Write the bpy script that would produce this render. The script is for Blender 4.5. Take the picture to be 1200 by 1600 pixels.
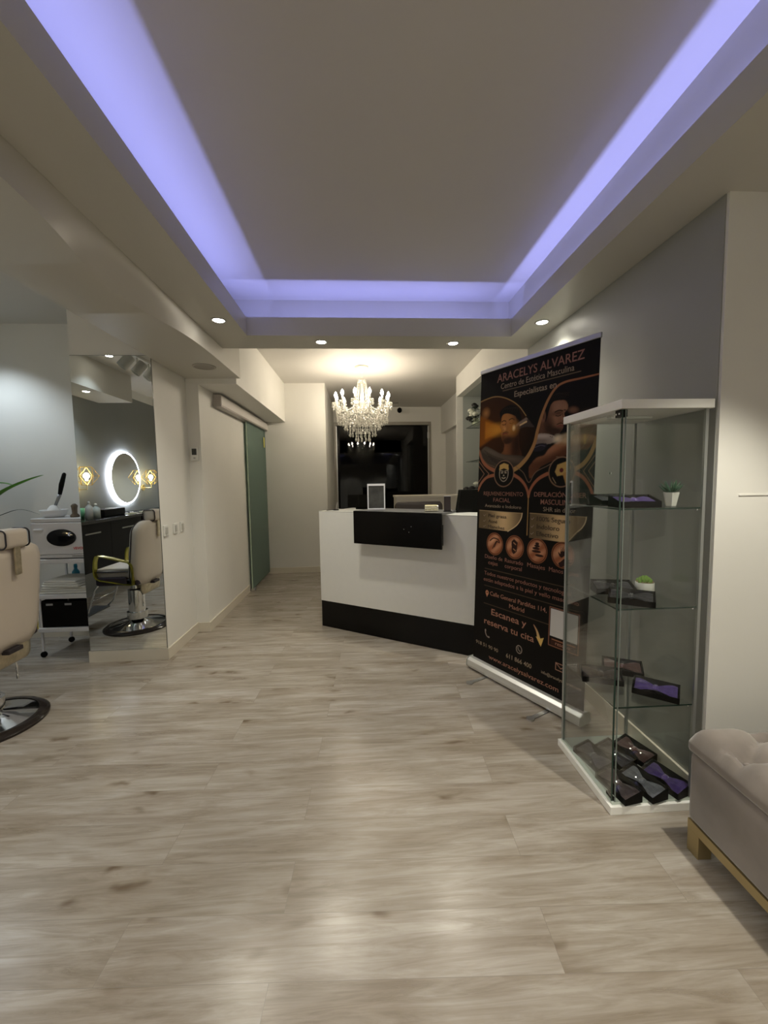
import bpy, bmesh, math, random
import numpy as np
from mathutils import Vector, Matrix
random.seed(7)
C = bpy.context.scene
for o in list(bpy.data.objects): bpy.data.objects.remove(o)
COL = C.collection
PI = math.pi

# ------------------------------------------------------------------ camera
def cam_axes(pitch, yaw, roll):
    cy, sy = math.cos(yaw), math.sin(yaw); cp, sp = math.cos(pitch), math.sin(pitch)
    f = Vector((sy*cp, cy*cp, -sp)); r = Vector((cy, -sy, 0)); d = f.cross(r)
    cr, sr = math.cos(roll), math.sin(roll)
    return r*cr + d*sr, -r*sr + d*cr, f
r_, d_, f_ = cam_axes(*[math.radians(a) for a in (4.4, 3.24, 0.91)])
cam = bpy.data.cameras.new('camera'); camo = bpy.data.objects.new('camera', cam); COL.objects.link(camo)
M = Matrix.Identity(4)
for i in range(3):
    M[i][0] = r_[i]; M[i][1] = -d_[i]; M[i][2] = -f_[i]
M[0][3], M[1][3], M[2][3] = 0, 0, 1.35
camo.matrix_world = M
cam.sensor_fit = 'HORIZONTAL'; cam.sensor_width = 36; cam.lens = 641/1200*36
cam.clip_start = .02; cam.clip_end = 100
C.camera = camo

# ------------------------------------------------------------------ world, exposure
w = bpy.data.worlds.new('night'); C.world = w; w.use_nodes = True
w.node_tree.nodes['Background'].inputs[0].default_value = (.25, .35, .6, 1)
w.node_tree.nodes['Background'].inputs[1].default_value = .004
C.view_settings.view_transform = 'Standard'; C.view_settings.look = 'None'
C.view_settings.exposure = 1.04; C.view_settings.gamma = 1; C.view_settings.use_curve_mapping = False
C.cycles.max_bounces = 10; C.cycles.diffuse_bounces = 6; C.cycles.glossy_bounces = 5
C.cycles.transmission_bounces = 8; C.cycles.transparent_max_bounces = 24
C.cycles.caustics_reflective = False; C.cycles.caustics_refractive = False
C.cycles.sample_clamp_indirect = 4; C.cycles.use_denoising = True; C.cycles.blur_glossy = .5

WARM = (1.0, .87, .66); NEUT = (1.0, .945, .79); COOL = (.78, .90, 1.0); VIOLET = (.34, .37, 1.0)
P_DOWN, P_DOWN_NEAR, P_COVE, P_PANEL, P_BULB = 25, 26, 4.9, 24, 57

def light(kind, loc, energy, color, size=.04, rot=None, **k):
    l = bpy.data.lights.new('lamp_light', kind); l.energy = energy; l.color = color
    if kind == 'AREA':
        l.shape = 'RECTANGLE'; l.size = size[0]; l.size_y = size[1]
    elif kind in ('POINT', 'SPOT'): l.shadow_soft_size = size
    for a, b in k.items(): setattr(l, a, b)
    o = bpy.data.objects.new('lamp_light', l); COL.objects.link(o); o.location = loc
    if rot: o.rotation_euler = rot
    return o

ZS, ZU, ZC, ZB, ZL = 2.376, 2.501, 2.72, 2.766, 2.26     # soffit, lip top, tray ceiling, back ceiling, low box
XR = 1.36
# violet strips lying in the cove behind the lip, shining upwards
light('AREA', (-.855, 1.0, 2.405), P_COVE*1.0, VIOLET, (.012, 4.0), (PI, 0, 0))
light('AREA', (1.158, 1.0, 2.405), P_COVE*1.1, VIOLET, (.012, 4.0), (PI, 0, 0))
light('AREA', (.16, 3.055, 2.405), P_COVE*.42, VIOLET, (1.75, .012), (PI, 0, 0))
# recessed lamps and added fill spots: (x, y, z, power, colour)
SPOTS_SEEN = [(-.872, 2.73, ZS), (-.266, 3.131, ZS), (.721, 3.15, ZS), (1.219, 2.729, ZS)]
for i, (x, y, z) in enumerate(SPOTS_SEEN):
    light('SPOT', (x, y, z-.012), P_DOWN, NEUT, .03, spot_size=math.radians(124), spot_blend=.9)
for (x, y, z, e) in [(1.28, .93, ZS, 52), (-.9, .75, ZS, 26), (-.9, -.9, ZS, 42), (1.22, -.9, ZS, 42), (.2, -1.6, ZS, 46), (-.5, -2.4, ZS, 40), (.9, -2.4, ZS, 40), (-1.3, .9, ZL, 8)]:  # those behind the camera are unseen fill spots added for soft ambient light
    light('SPOT', (x, y, z-.012), e, NEUT, .03 if x == 1.28 else .2, spot_size=math.radians(78 if x == 1.28 else 125), spot_blend=.5)
for (x, y, z, e) in [(-3.02, 1.5, 2.385, 9), (-2.64, 1.69, ZC, 7), (-3.02, 3.28, ZC, 20), (-2.3, -.6, ZC, 30), (-2.1, -2.0, ZC, 30)]:  # last two are unseen cool fill spots added to brighten the salon
    light('SPOT', (x, y, z-.015), e, COOL, .03, spot_size=math.radians(110), spot_blend=.6)


# ------------------------------------------------------------------ materials
MATS = {}
def mat(name, col=(.8, .8, .8), rough=.5, metal=0, spec=.5, emit=0, ecol=None, trans=0, alpha=1, ior=1.45, noise=0, nscale=20, bump=0, sheen=0, coat=0):
    if name in MATS: return MATS[name]
    m = bpy.data.materials.new(name); m.use_nodes = True; nt = m.node_tree; b = nt.nodes['Principled BSDF']
    b.inputs['Base Color'].default_value = (*col, 1); b.inputs['Roughness'].default_value = rough
    b.inputs['Metallic'].default_value = metal; b.inputs['Specular IOR Level'].default_value = spec
    b.inputs['Transmission Weight'].default_value = trans; b.inputs['IOR'].default_value = ior
    b.inputs['Alpha'].default_value = alpha; b.inputs['Sheen Weight'].default_value = sheen; b.inputs['Coat Weight'].default_value = coat
    if emit: b.inputs['Emission Color'].default_value = (*(ecol or col), 1); b.inputs['Emission Strength'].default_value = emit
    if noise or bump:
        tc = nt.nodes.new('ShaderNodeTexCoord'); n = nt.nodes.new('ShaderNodeTexNoise')
        n.inputs['Scale'].default_value = nscale; n.inputs['Detail'].default_value = 5
        nt.links.new(tc.outputs['Object'], n.inputs['Vector'])
        if noise:
            r = nt.nodes.new('ShaderNodeValToRGB')
            r.color_ramp.elements[0].position = .3; r.color_ramp.elements[1].position = .7
            r.color_ramp.elements[0].color = (*[c*(1-noise) for c in col], 1)
            r.color_ramp.elements[1].color = (*[min(1, c*(1+noise)) for c in col], 1)
            nt.links.new(n.outputs['Fac'], r.inputs[0]); nt.links.new(r.outputs[0], b.inputs['Base Color'])
        if bump:
            bp = nt.nodes.new('ShaderNodeBump'); bp.inputs['Strength'].default_value = bump; bp.inputs['Distance'].default_value = .005
            nt.links.new(n.outputs['Fac'], bp.inputs['Height']); nt.links.new(bp.outputs[0], b.inputs['Normal'])
    MATS[name] = m; return m

def glass_mat(name, tint=(.93, .98, .96), refl=.06, haze=0, hcol=(.5, .6, .55), mul=.75):
    if name in MATS: return MATS[name]
    m = bpy.data.materials.new(name); m.use_nodes = True; nt = m.node_tree; nt.nodes.clear()
    out = nt.nodes.new('ShaderNodeOutputMaterial'); t = nt.nodes.new('ShaderNodeBsdfTransparent'); g = nt.nodes.new('ShaderNodeBsdfGlossy')
    t.inputs[0].default_value = (*tint, 1); g.inputs['Roughness'].default_value = .02
    fr = nt.nodes.new('ShaderNodeLayerWeight'); fr.inputs[0].default_value = .12
    ma = nt.nodes.new('ShaderNodeMath'); ma.operation = 'MULTIPLY_ADD'; ma.inputs[1].default_value = mul; ma.inputs[2].default_value = refl; ma.use_clamp = True
    mx = nt.nodes.new('ShaderNodeMixShader')
    nt.links.new(fr.outputs['Fresnel'], ma.inputs[0]); nt.links.new(ma.outputs[0], mx.inputs[0])
    nt.links.new(g.outputs[0], mx.inputs[2])
    if haze:
        d = nt.nodes.new('ShaderNodeBsdfDiffuse'); d.inputs[0].default_value = (*hcol, 1); m2 = nt.nodes.new('ShaderNodeMixShader'); m2.inputs[0].default_value = haze
        nt.links.new(t.outputs[0], m2.inputs[1]); nt.links.new(d.outputs[0], m2.inputs[2]); nt.links.new(m2.outputs[0], mx.inputs[1])
    else: nt.links.new(t.outputs[0], mx.inputs[1])
    nt.links.new(mx.outputs[0], out.inputs[0]); MATS[name] = m; return m

def floor_mat():
    m = bpy.data.materials.new('oak laminate'); m.use_nodes = True; nt = m.node_tree; b = nt.nodes['Principled BSDF']; N = nt.nodes.new; L = nt.links.new
    tc = N('ShaderNodeTexCoord')
    mp = N('ShaderNodeMapping'); mp.inputs['Location'].default_value = (.32, .052, 0); mp.inputs['Rotation'].default_value = (0, 0, .045); L(tc.outputs['Object'], mp.inputs[0])
    br = N('ShaderNodeTexBrick'); br.offset = .37; br.offset_frequency = 2; br.inputs['Scale'].default_value = 1
    br.inputs['Brick Width'].default_value = 1.28; br.inputs['Row Height'].default_value = .1775
    br.inputs['Mortar Size'].default_value = .0008; br.inputs['Mortar Smooth'].default_value = .2; br.inputs['Bias'].default_value = 0
    br.inputs['Color1'].default_value = (.0, .0, .0, 1); br.inputs['Color2'].default_value = (1, 1, 1, 1)
    L(mp.outputs[0], br.inputs['Vector'])
    # every board shifts the grain
    add = N('ShaderNodeVectorMath'); add.operation = 'MULTIPLY_ADD'; add.inputs[1].default_value = (7, 5, 3)
    L(br.outputs['Color'], add.inputs[0]); L(tc.outputs['Object'], add.inputs[2])
    def noise(scl, sc, det=6, rough=.6, dist=0):
        s = N('ShaderNodeMapping'); s.inputs['Scale'].default_value = scl; L(add.outputs[0], s.inputs[0])
        n = N('ShaderNodeTexNoise'); n.inputs['Scale'].default_value = sc; n.inputs['Detail'].default_value = det; n.inputs['Roughness'].default_value = rough; n.inputs['Distortion'].default_value = dist
        L(s.outputs[0], n.inputs['Vector']); return n
    g1 = noise((1.0, 11, 1), 2.6, 9, .66, .9); g2 = noise((.8, 4.2, 1), 2.4, 4, .55, .6); g3 = noise((3, 90, 1), 2, 3, .6)
    def ramp(src, a, b_, ca, cb):
        r = N('ShaderNodeValToRGB'); r.color_ramp.elements[0].position = a; r.color_ramp.elements[1].position = b_
        r.color_ramp.elements[0].color = (*ca, 1); r.color_ramp.elements[1].color = (*cb, 1); L(src, r.inputs[0]); return r
    base = ramp(g2.outputs['Fac'], .32, .66, (.305, .264, .217), (.42, .388, .345))
    gr = ramp(g1.outputs['Fac'], .36, .60, (.68, .635, .58), (1.05, 1.05, 1.06))
    m1 = N('ShaderNodeMix'); m1.data_type = 'RGBA'; m1.blend_type = 'MULTIPLY'; m1.inputs[0].default_value = .8
    L(base.outputs[0], m1.inputs[6]); L(gr.outputs[0], m1.inputs[7])
    fg = ramp(g3.outputs['Fac'], .3, .7, (.90, .89, .87), (1.03, 1.03, 1.03))
    m2 = N('ShaderNodeMix'); m2.data_type = 'RGBA'; m2.blend_type = 'MULTIPLY'; m2.inputs[0].default_value = .8
    L(m1.outputs[2], m2.inputs[6]); L(fg.outputs[0], m2.inputs[7])
    # knots
    s = N('ShaderNodeMapping'); s.inputs['Scale'].default_value = (2.3, 5.2, 1); L(add.outputs[0], s.inputs[0])
    dn = N('ShaderNodeTexNoise'); dn.inputs['Scale'].default_value = 7; L(add.outputs[0], dn.inputs['Vector'])
    ad2 = N('ShaderNodeVectorMath'); ad2.operation = 'MULTIPLY_ADD'; ad2.inputs[1].default_value = (.42, .42, 0); L(dn.outputs['Color'], ad2.inputs[0]); L(s.outputs[0], ad2.inputs[2])
    vo = N('ShaderNodeTexVoronoi'); vo.inputs['Scale'].default_value = 1.15; vo.voronoi_dimensions = '2D'; L(ad2.outputs[0], vo.inputs['Vector'])
    kr = ramp(vo.outputs['Distance'], .0, .15, (.47, .39, .31), (1, 1, 1)); gn = noise((1, 1, 1), 1.7, 1); gk = ramp(gn.outputs['Fac'], .44, .60, (0, 0, 0), (.85, .85, .85)); kh = ramp(vo.outputs['Distance'], .05, .42, (.86, .82, .77), (1, 1, 1)); kr.color_ramp.interpolation = 'EASE'
    m3 = N('ShaderNodeMix'); m3.data_type = 'RGBA'; m3.blend_type = 'MULTIPLY'; m3.inputs[0].default_value = .85; L(gk.outputs[0], m3.inputs[0]); mh = N('ShaderNodeMix'); mh.data_type = 'RGBA'; mh.blend_type = 'MULTIPLY'; L(gk.outputs[0], mh.inputs[0]); L(m2.outputs[2], mh.inputs[6]); L(kh.outputs[0], mh.inputs[7])
    L(mh.outputs[2], m3.inputs[6]); L(kr.outputs[0], m3.inputs[7])
    bt = ramp(br.outputs['Color'], 0, 1, (.95, .945, .93), (1.03, 1.03, 1.04))
    m4 = N('ShaderNodeMix'); m4.data_type = 'RGBA'; m4.blend_type = 'MULTIPLY'; m4.inputs[0].default_value = 1
    L(m3.outputs[2], m4.inputs[6]); L(bt.outputs[0], m4.inputs[7])
    m5 = N('ShaderNodeMix'); m5.data_type = 'RGBA'; L(br.outputs['Fac'], m5.inputs[0]); L(m4.outputs[2], m5.inputs[6]); m5.inputs[7].default_value = (.24, .21, .175, 1)
    L(m5.outputs[2], b.inputs['Base Color'])
    b.inputs['Roughness'].default_value = .30; b.inputs['Specular IOR Level'].default_value = .45
    rr = ramp(g1.outputs['Fac'], .2, .8, (.30,)*3, (.21,)*3); L(rr.outputs[0], b.inputs['Roughness'])
    bp = N('ShaderNodeBump'); bp.inputs['Strength'].default_value = .10; bp.inputs['Distance'].default_value = .002
    L(g1.outputs['Fac'], bp.inputs['Height']); L(bp.outputs[0], b.inputs['Normal'])
    return m

WHITE = mat('white wall paint', (.77, .76, .72), .55, noise=.015, nscale=3, bump=.03)
CEIL = mat('ceiling paint', (.60, .58, .545), .6, noise=.01, nscale=2)
SOFF = mat('soffit paint', (.53, .515, .465), .38, noise=.01, nscale=2)
GREYW = mat('grey wall paint', (.30, .305, .285), .45, noise=.02, nscale=3)
BASE = mat('skirting', (.68, .63, .53), .4)
DARKM = mat('dark gap', (.02, .02, .02), .8)
WLAM = mat('white laminate', (.74, .74, .71), .3, noise=.01)
BLK = mat('black lacquer', (.005, .0045, .004), .22, spec=.22)
BLKM = mat('black satin', (.004, .0038, .0035), .5, spec=.12)
ALU = mat('brushed aluminium', (.62, .62, .62), .35, 1)
CHROME = mat('chrome', (.8, .8, .8), .08, 1)
MIRROR = mat('mirror silver', (.84, .87, .86), .0, 1)
GLEDGE = mat('glass edge', (.02, .045, .035), .15, spec=.8)
CLEAR = glass_mat('cabinet glass', (.982, .992, .985), .022, mul=.5)
GREENG = glass_mat('sliding door glass', (.40, .56, .50), .04, .55, (.20, .30, .255))

# ------------------------------------------------------------------ mesh helpers
def bx(bm, x0, x1, y0, y1, z0, z1, T=None):
    v = [bm.verts.new(T @ Vector(p) if T else p) for p in ((x0,y0,z0),(x1,y0,z0),(x1,y1,z0),(x0,y1,z0),(x0,y0,z1),(x1,y0,z1),(x1,y1,z1),(x0,y1,z1))]
    for f in ((0,3,2,1),(4,5,6,7),(0,1,5,4),(1,2,6,5),(2,3,7,6),(3,0,4,7)): bm.faces.new([v[i] for i in f])
    return v
def rbx(x0, x1, y0, y1, z0, z1, r=.01, seg=3):
    bm = bmesh.new(); bx(bm, x0, x1, y0, y1, z0, z1)
    bmesh.ops.bevel(bm, geom=bm.edges[:], offset=r, segments=seg, profile=.5, affect='EDGES'); return bm
def prism(bm, pts, z0, z1, T=None):
    a = [bm.verts.new(T @ Vector((x, y, z0)) if T else (x, y, z0)) for x, y in pts]
    b = [bm.verts.new(T @ Vector((x, y, z1)) if T else (x, y, z1)) for x, y in pts]
    n = len(pts); bm.faces.new(a[::-1]); bm.faces.new(b)
    for i in range(n): bm.faces.new((a[i], a[(i+1) % n], b[(i+1) % n], b[i]))
def lathe(bm, prof, seg=24, c=(0, 0, 0), T=None, sx=1, sy=1):
    rings = []
    for r, z in prof:
        if r < 1e-5: rings.append([bm.verts.new(T @ Vector((c[0], c[1], c[2]+z)) if T else (c[0], c[1], c[2]+z))])
        else:
            ring = []
            for i in range(seg):
                a = 2*PI*i/seg; p = Vector((c[0]+sx*r*math.cos(a), c[1]+sy*r*math.sin(a), c[2]+z)); ring.append(bm.verts.new(T @ p if T else p))
            rings.append(ring)
    for A, B in zip(rings, rings[1:]):
        for i in range(seg):
            j = (i+1) % seg
            if len(A) == 1 and len(B) == 1: continue
            if len(A) == 1: bm.faces.new((A[0], B[j], B[i]))
            elif len(B) == 1: bm.faces.new((A[i], A[j], B[0]))
            else: bm.faces.new((A[i], A[j], B[j], B[i]))
def tube(bm, pts, r, seg=8, closed=False, flat=None):
    pts = [Vector(p) for p in pts]; n = len(pts); rings = []; up = Vector((0, 0, 1)); prev = None
    for i, p in enumerate(pts):
        if closed: t = pts[(i+1) % n]-pts[i-1]
        else: t = pts[min(i+1, n-1)]-pts[max(i-1, 0)]
        t.normalize()
        if prev is None:
            a = up if abs(t.z) < .9 else Vector((1, 0, 0)); u = (a-t*a.dot(t)).normalized()
        else: u = (prev-t*prev.dot(t)).normalized()
        prev = u; v = t.cross(u); rr = r[i] if isinstance(r, (list, tuple)) else r; ring = []
        for k in range(seg):
            a = 2*PI*k/seg; s = flat or (1, 1)
            ring.append(bm.verts.new(p+u*(rr*s[0]*math.cos(a))+v*(rr*s[1]*math.sin(a))))
        rings.append(ring)
    pr = list(zip(rings, rings[1:])) + ([(rings[-1], rings[0])] if closed else [])
    for A, B in pr:
        for k in range(seg): bm.faces.new((A[k], A[(k+1) % seg], B[(k+1) % seg], B[k]))
    if not closed: bm.faces.new(rings[0][::-1]); bm.faces.new(rings[-1])
def ball(bm, c, r, sx=1, sy=1, sz=1, seg=10):
    prof = [(r*math.sin(PI*i/(seg//2*1.0))*1, -r*sz*math.cos(PI*i/(seg//2*1.0))) for i in range(seg//2+1)]
    prof[0] = (0, prof[0][1]); prof[-1] = (0, prof[-1][1]); lathe(bm, prof, seg, c, sx=sx, sy=sy)
def obj(name, bm, m, parent=None, smooth=False, loc=None, rot=None, bevel=0, subsurf=0):
    bmesh.ops.recalc_face_normals(bm, faces=bm.faces[:])
    me = bpy.data.meshes.new(name); bm.to_mesh(me); bm.free()
    if m: me.materials.append(m)
    if smooth:
        for p in me.polygons: p.use_smooth = True
        if smooth == 'auto': me.set_sharp_from_angle(angle=math.radians(40))
    o = bpy.data.objects.new(name, me); COL.objects.link(o)
    if parent: o.parent = parent
    if loc: o.location = loc
    if rot: o.rotation_euler = rot
    if bevel:
        b = o.modifiers.new('b', 'BEVEL'); b.width = bevel; b.segments = 2; b.limit_method = 'ANGLE'
    if subsurf:
        s = o.modifiers.new('s', 'SUBSURF'); s.levels = s.render_levels = subsurf
    return o
def tag(o, label, cat, group=None):
    o['label'] = label; o['category'] = cat
    if group: o['group'] = group
    return o
def thing(name, label, cat, loc=(0, 0, 0), rotz=0, group=None):
    o = bpy.data.objects.new(name, None); COL.objects.link(o); o.location = loc; o.rotation_euler = (0, 0, rotz); o.empty_display_size = .05
    return tag(o, label, cat, group)
def kids(o): return [c for c in bpy.data.objects if c.parent == o]
def dup(root, loc, rotz=0, label=None):
    r = root.copy(); COL.objects.link(r); r.location = loc; r.rotation_euler = (0, 0, rotz)
    if label: r['label'] = label
    for ch in kids(root):
        c = ch.copy(); COL.objects.link(c); c.parent = r
        for g in kids(ch):
            d = g.copy(); COL.objects.link(d); d.parent = c
    return r
def B(*a, **k):
    bm = bmesh.new(); bx(bm, *a, **k); return bm
def struct(name, bm, m, parent=None):
    o = obj(name, bm, m, parent)
    if not parent: o['kind'] = 'structure'
    return o
FONT_CACHE = {}
def text(name, body, m, parent, s, z, width=None, size=.03, align='LEFT', y=-.002, ext=.0003, T=None, shear=0, bold=0):
    cu = bpy.data.curves.new('t', 'FONT'); cu.body = body; cu.size = size; cu.extrude = ext; cu.shear = shear; cu.offset = bold; cu.resolution_u = 3
    cu.align_x = 'LEFT'
    to = bpy.data.objects.new('t', cu); COL.objects.link(to)
    dg = bpy.context.evaluated_depsgraph_get(); me = bpy.data.meshes.new_from_object(to.evaluated_get(dg))
    bpy.data.objects.remove(to)
    xs = [v.co.x for v in me.vertices]; x0, x1 = min(xs), max(xs)
    k = (width/(x1-x0)) if width else 1
    for v in me.vertices: v.co.x = (v.co.x-x0)*k
    me.name = name; me.materials.append(m)
    o = bpy.data.objects.new(name, me); COL.objects.link(o); o.parent = parent
    if align == 'C': s -= (x1-x0)*k/2
    o.location = (s, y, z); o.rotation_euler = (PI/2, 0, 0)
    return o

# ================================================================== SETTING
bm = bmesh.new(); bx(bm, -3.4, 2.5, -3.1, 10.4, -.05, 0); struct('floor', bm, floor_mat())
# tray ceiling and the other ceilings
struct('ceiling', B(-1.03, 1.30, -1.3, 3.29, ZC, ZC+.05), CEIL)
struct('ceiling', B(-1.5, 1.8, 3.2901, 8.3, ZB, ZB+.05), mat('back ceiling paint', (.66, .64, .60), .6))
struct('ceiling', B(-3.4, -1.45, -3.1, 3.8, ZC, ZC+.05), CEIL)
struct('ceiling', B(-1.03, 2.5, -3.1, -1.1, ZS, ZS+.03), SOFF)
# soffit ring with upstanding lips
def lipbox(name, x0, x1, y0, y1): return struct(name, B(x0, x1, y0, y1, ZS, ZS+.025), SOFF)
bm = bmesh.new(); bx(bm, -1.03, -.772, -1.1, 3.29, ZS, ZS+.025); bx(bm, -.784, -.772, -1.1, 3.006, ZS+.025, ZU); bx(bm, -1.03, -.93, -1.1, 3.25, ZS+.025, ZC)
struct('trim_1', bm, SOFF)
bm = bmesh.new(); bx(bm, 1.115, XR, -1.1, 3.29, ZS, ZS+.025); bx(bm, 1.115, 1.127, -1.1, 3.006, ZS+.025, ZU); bx(bm, 1.185, 1.30, -1.1, 3.25, ZS+.025, ZC); bx(bm, XR, 2.5, -1.1, 1.508, ZS, ZS+.025)
struct('trim_2', bm, SOFF)
bm = bmesh.new(); bx(bm, -.772, 1.115, 3.006, 3.29, ZS, ZS+.025); bx(bm, -.784, 1.127, 3.006, 3.018, ZS+.025, ZU); bx(bm, -.93, 1.30, 3.25, 3.29, ZS+.025, ZC); bx(bm, -1.03, XR, 3.27, 3.29, ZS+.025, ZB)
struct('trim_3', bm, SOFF)
bm = bmesh.new(); bx(bm, -.772, 1.115, -1.1, -1.088, ZS, ZU); bx(bm, -1.03, 1.30, -1.32, -1.3, ZS, ZC); struct('trim_4', bm, SOFF)
# low dropped box with its gently bulging edge
NE = 150; bm = bmesh.new(); ra, rb, rc, rd = [], [], [], []
for i in range(NE+1):
    y = 3.74-i*(3.74+3.0)/NE; k = math.exp(-((y-2.08)/.46)**2); bulge = .118*k
    ra.append(bm.verts.new((-1.5, y, ZL))); rb.append(bm.verts.new((-1.03-bulge, y, ZL)))
    rc.append([bm.verts.new((-1.03-bulge*(1-u)**(1+.6*k), y, ZL+(ZS-.0005-ZL)*u)) for u in (.02, .2, .4, .6, .8, 1)])
    rd.append(bm.verts.new((-1.5, y, ZS-.0005)))
for i in range(NE):
    bm.faces.new((ra[i], ra[i+1], rb[i+1], rb[i])); bm.faces.new((rb[i], rb[i+1], rc[i+1][0], rc[i][0]))
    for q in range(5): bm.faces.new((rc[i][q], rc[i+1][q], rc[i+1][q+1], rc[i][q+1]))
    bm.faces.new((rc[i][5], rc[i+1][5], rd[i+1], rd[i])); bm.faces.new((rd[i], rd[i+1], ra[i+1], ra[i]))
for i in (0, NE): bm.faces.new([ra[i], rb[i]]+rc[i]+[rd[i]])
obj('trim_5', bm, SOFF, None, 'auto')['kind'] = 'structure'
struct('trim_5', B(-1.5, -1.031, -3.0, 3.74, ZS, ZC-.01), SOFF)
# header over the sliding door
struct('trim_6', B(-1.5, -1.067, 3.7401, 6.09, 2.215, ZB), WHITE)
# walls
bm = bmesh.new(); bx(bm, XR, 1.45, 1.508, 4.30, 0, ZB); bx(bm, XR, 1.45, 4.3001, 5.74, 0, 1.02); bx(bm, XR, 1.45, 4.3001, 5.74, 2.49, ZB); bx(bm, XR, 1.45, 5.7401, 5.76, 0, ZB)
wr = struct('wall_right', bm, WHITE)
struct('wall_right', B(XR-.004, XR-.0005, 1.508, 3.29, 0, ZS-.001), GREYW)
NICH = mat('niche paint', (.40, .425, .405), .5, noise=.01, nscale=3)
bm = bmesh.new()
bx(bm, 1.72, 1.76, 4.28, 5.72, 1.0, 2.51); bx(bm, 1.4501, 1.72, 5.74, 5.7599, 1.0, 2.51); bx(bm, 1.4501, 1.72, 4.26, 4.30, 1.0, 2.51); bx(bm, 1.4501, 1.72, 4.30, 5.70, .98, 1.02); bx(bm, 1.4501, 1.72, 4.30, 5.70, 2.49, 2.53)
struct('wall_niche', bm, NICH)
struct('wall_front_right', B(XR, 2.5, 1.496, 1.5079, 0, ZS), WHITE)
struct('trim_7', B(1.45, 2.5, 1.4935, 1.4959, 1.270, 1.275), WHITE)
struct('wall_right_side', B(2.4, 2.5, -3.1, 1.508, 0, ZC), WHITE)
struct('wall_behind', B(-3.4, 2.5, -3.1, -3.0, 0, ZC), WHITE)
SAL = mat('salon wall paint', (.22, .23, .225), .42, noise=.03, nscale=3)
struct('wall_salon', B(-3.4, -3.3, -3.0, 3.75, 0, 2.60), SAL)
struct('wall_salon', B(-3.4, -3.3, -3.0, 3.75, 2.6001, ZC), WHITE)
struct('wall_salon_end', B(-3.4, -1.40, 3.75, 3.80, 0, ZC), WHITE)
struct('trim_8', B(-3.3, -2.885, .82, 2.6, 2.39, ZC), SOFF)
pillar = struct('wall_pillar', B(-2.08, -1.508, 3.17, 3.75, 0, ZC), WHITE)
struct('wall_left', B(-1.50, -1.40, 3.80, 6.09, 0, ZB), WHITE)
struct('wall_column', B(-1.50, -.487, 6.09, 8.2, 0, ZB), WHITE)
bm = bmesh.new(); bx(bm, -.487, 1.8, 8.07, 8.2, 2.48, ZB); bx(bm, 1.40, 1.8, 8.07, 8.2, 0, 2.48); struct('wall_back', bm, WHITE)
bm = bmesh.new(); bx(bm, 1.69, 1.8, 5.76, 8.07, 0, ZB); bx(bm, 1.45, 1.69, 5.7601, 5.80, 0, ZB); bx(bm, 1.60, 1.69, 5.80, 8.07, 2.25, ZB); struct('wall_back_right', bm, WHITE)
# skirtings
def skirt(name, segs, h=.085):
    bm = bmesh.new()
    for s in segs: bx(bm, *s, 0, h)
    struct(name, bm, BASE)
skirt('baseboard_pillar', [(-2.09, -1.498, 3.158, 3.1695), (-1.5075, -1.498, 3.1696, 3.75)])
skirt('baseboard_left', [(-1.4975, -1.388, 3.738, 3.7495), (-1.3995, -1.388, 3.7496, 5.10)])
skirt('baseboard_column', [(-1.39, -.477, 6.078, 6.0895), (-.4865, -.477, 6.0896, 8.06)])
skirt('baseboard_right', [(1.344, 1.3555, 1.52, 3.29), (1.348, 1.3595, 3.2901, 5.76)], .10)
skirt('baseboard_salon', [(-3.29, -2.10, 3.738, 3.7495)])

# front door in the back wall, dark street behind
FR = mat('door frame grey', (.33, .31, .27), .35, .3)
dr = struct('door_1', B(-.487, -.447, 8.04, 8.12, 0, 2.48), FR)
dr['label'] = 'dark glazed street door at the far end'
def dpart(n, bm, m): return obj(n, bm, m, dr)
dpart('jamb', B(1.36, 1.40, 8.04, 8.12, 0, 2.48), FR); dpart('lintel', B(-.447, 1.36, 8.04, 8.12, 2.42, 2.48), FR)
NIGHTG = glass_mat('night glass', (.25, .27, .30), .025, mul=.5)
gm = bmesh.new(); gv = bx(gm, -.447, 1.335, 8.058, 8.068, .0, 2.42)
for q in gv: q.co.y += q.co.z*.018
dpart('glass_pane', gm, NIGHTG)
dpart('hinge', B(1.325, 1.36, 8.02, 8.04, 2.16, 2.27), ALU)
lt = dpart('edge_strip', B(-.447, -.432, 8.04, 8.057, .0, 2.40), ALU)
dpart('edge_strip', B(1.335, 1.352, 8.04, 8.057, .0, 2.40), ALU)
STREET = mat('asphalt', (.006, .006, .007), .8); struct('floor_street', B(-4, 5, 10.4, 20, -.15, -.1), STREET)
struct('wall_street', B(-6, 7, 16, 16.1, -.1, 7), mat('street wall', (.006, .007, .008), .9))

# ================================================================== SLIDING DOOR
t = thing('sliding_door', 'frosted green glass sliding door on an aluminium ceiling track', 'sliding door', (-1.36, 4.0, 0))
bm = bmesh.new(); bx(bm, -.039, .04, .10, 2.085, 2.085, 2.20); obj('track', bm, mat('track aluminium', (.45, .42, .40), .35, .8), t, bevel=.003)
obj('track_cover', B(.0405, .044, .105, 2.085, 2.10, 2.185), mat('track face', (.72, .69, .66), .35, .2), t)
obj('glass_panel', B(-.012, 0, 1.12, 2.085, .03, 2.083), GREENG, t)
obj('panel_edge', B(-.0135, .0015, 1.115, 1.1195, .03, 2.083), mat('glass edge light', (.45, .55, .45), .3), t)
obj('floor_guide', B(-.03, .02, 1.13, 1.19, 0.0005, .029), ALU, t)
t = thing('hanging_tag', 'small yellow tag hanging from the top of the sliding glass door', 'tag', (-1.345, 5.93, 1.93))
obj('tag', rbx(0, .004, -.025, .025, -.09, .05, .0015), mat('yellow tag', (.65, .60, .12), .5), t)
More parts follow.
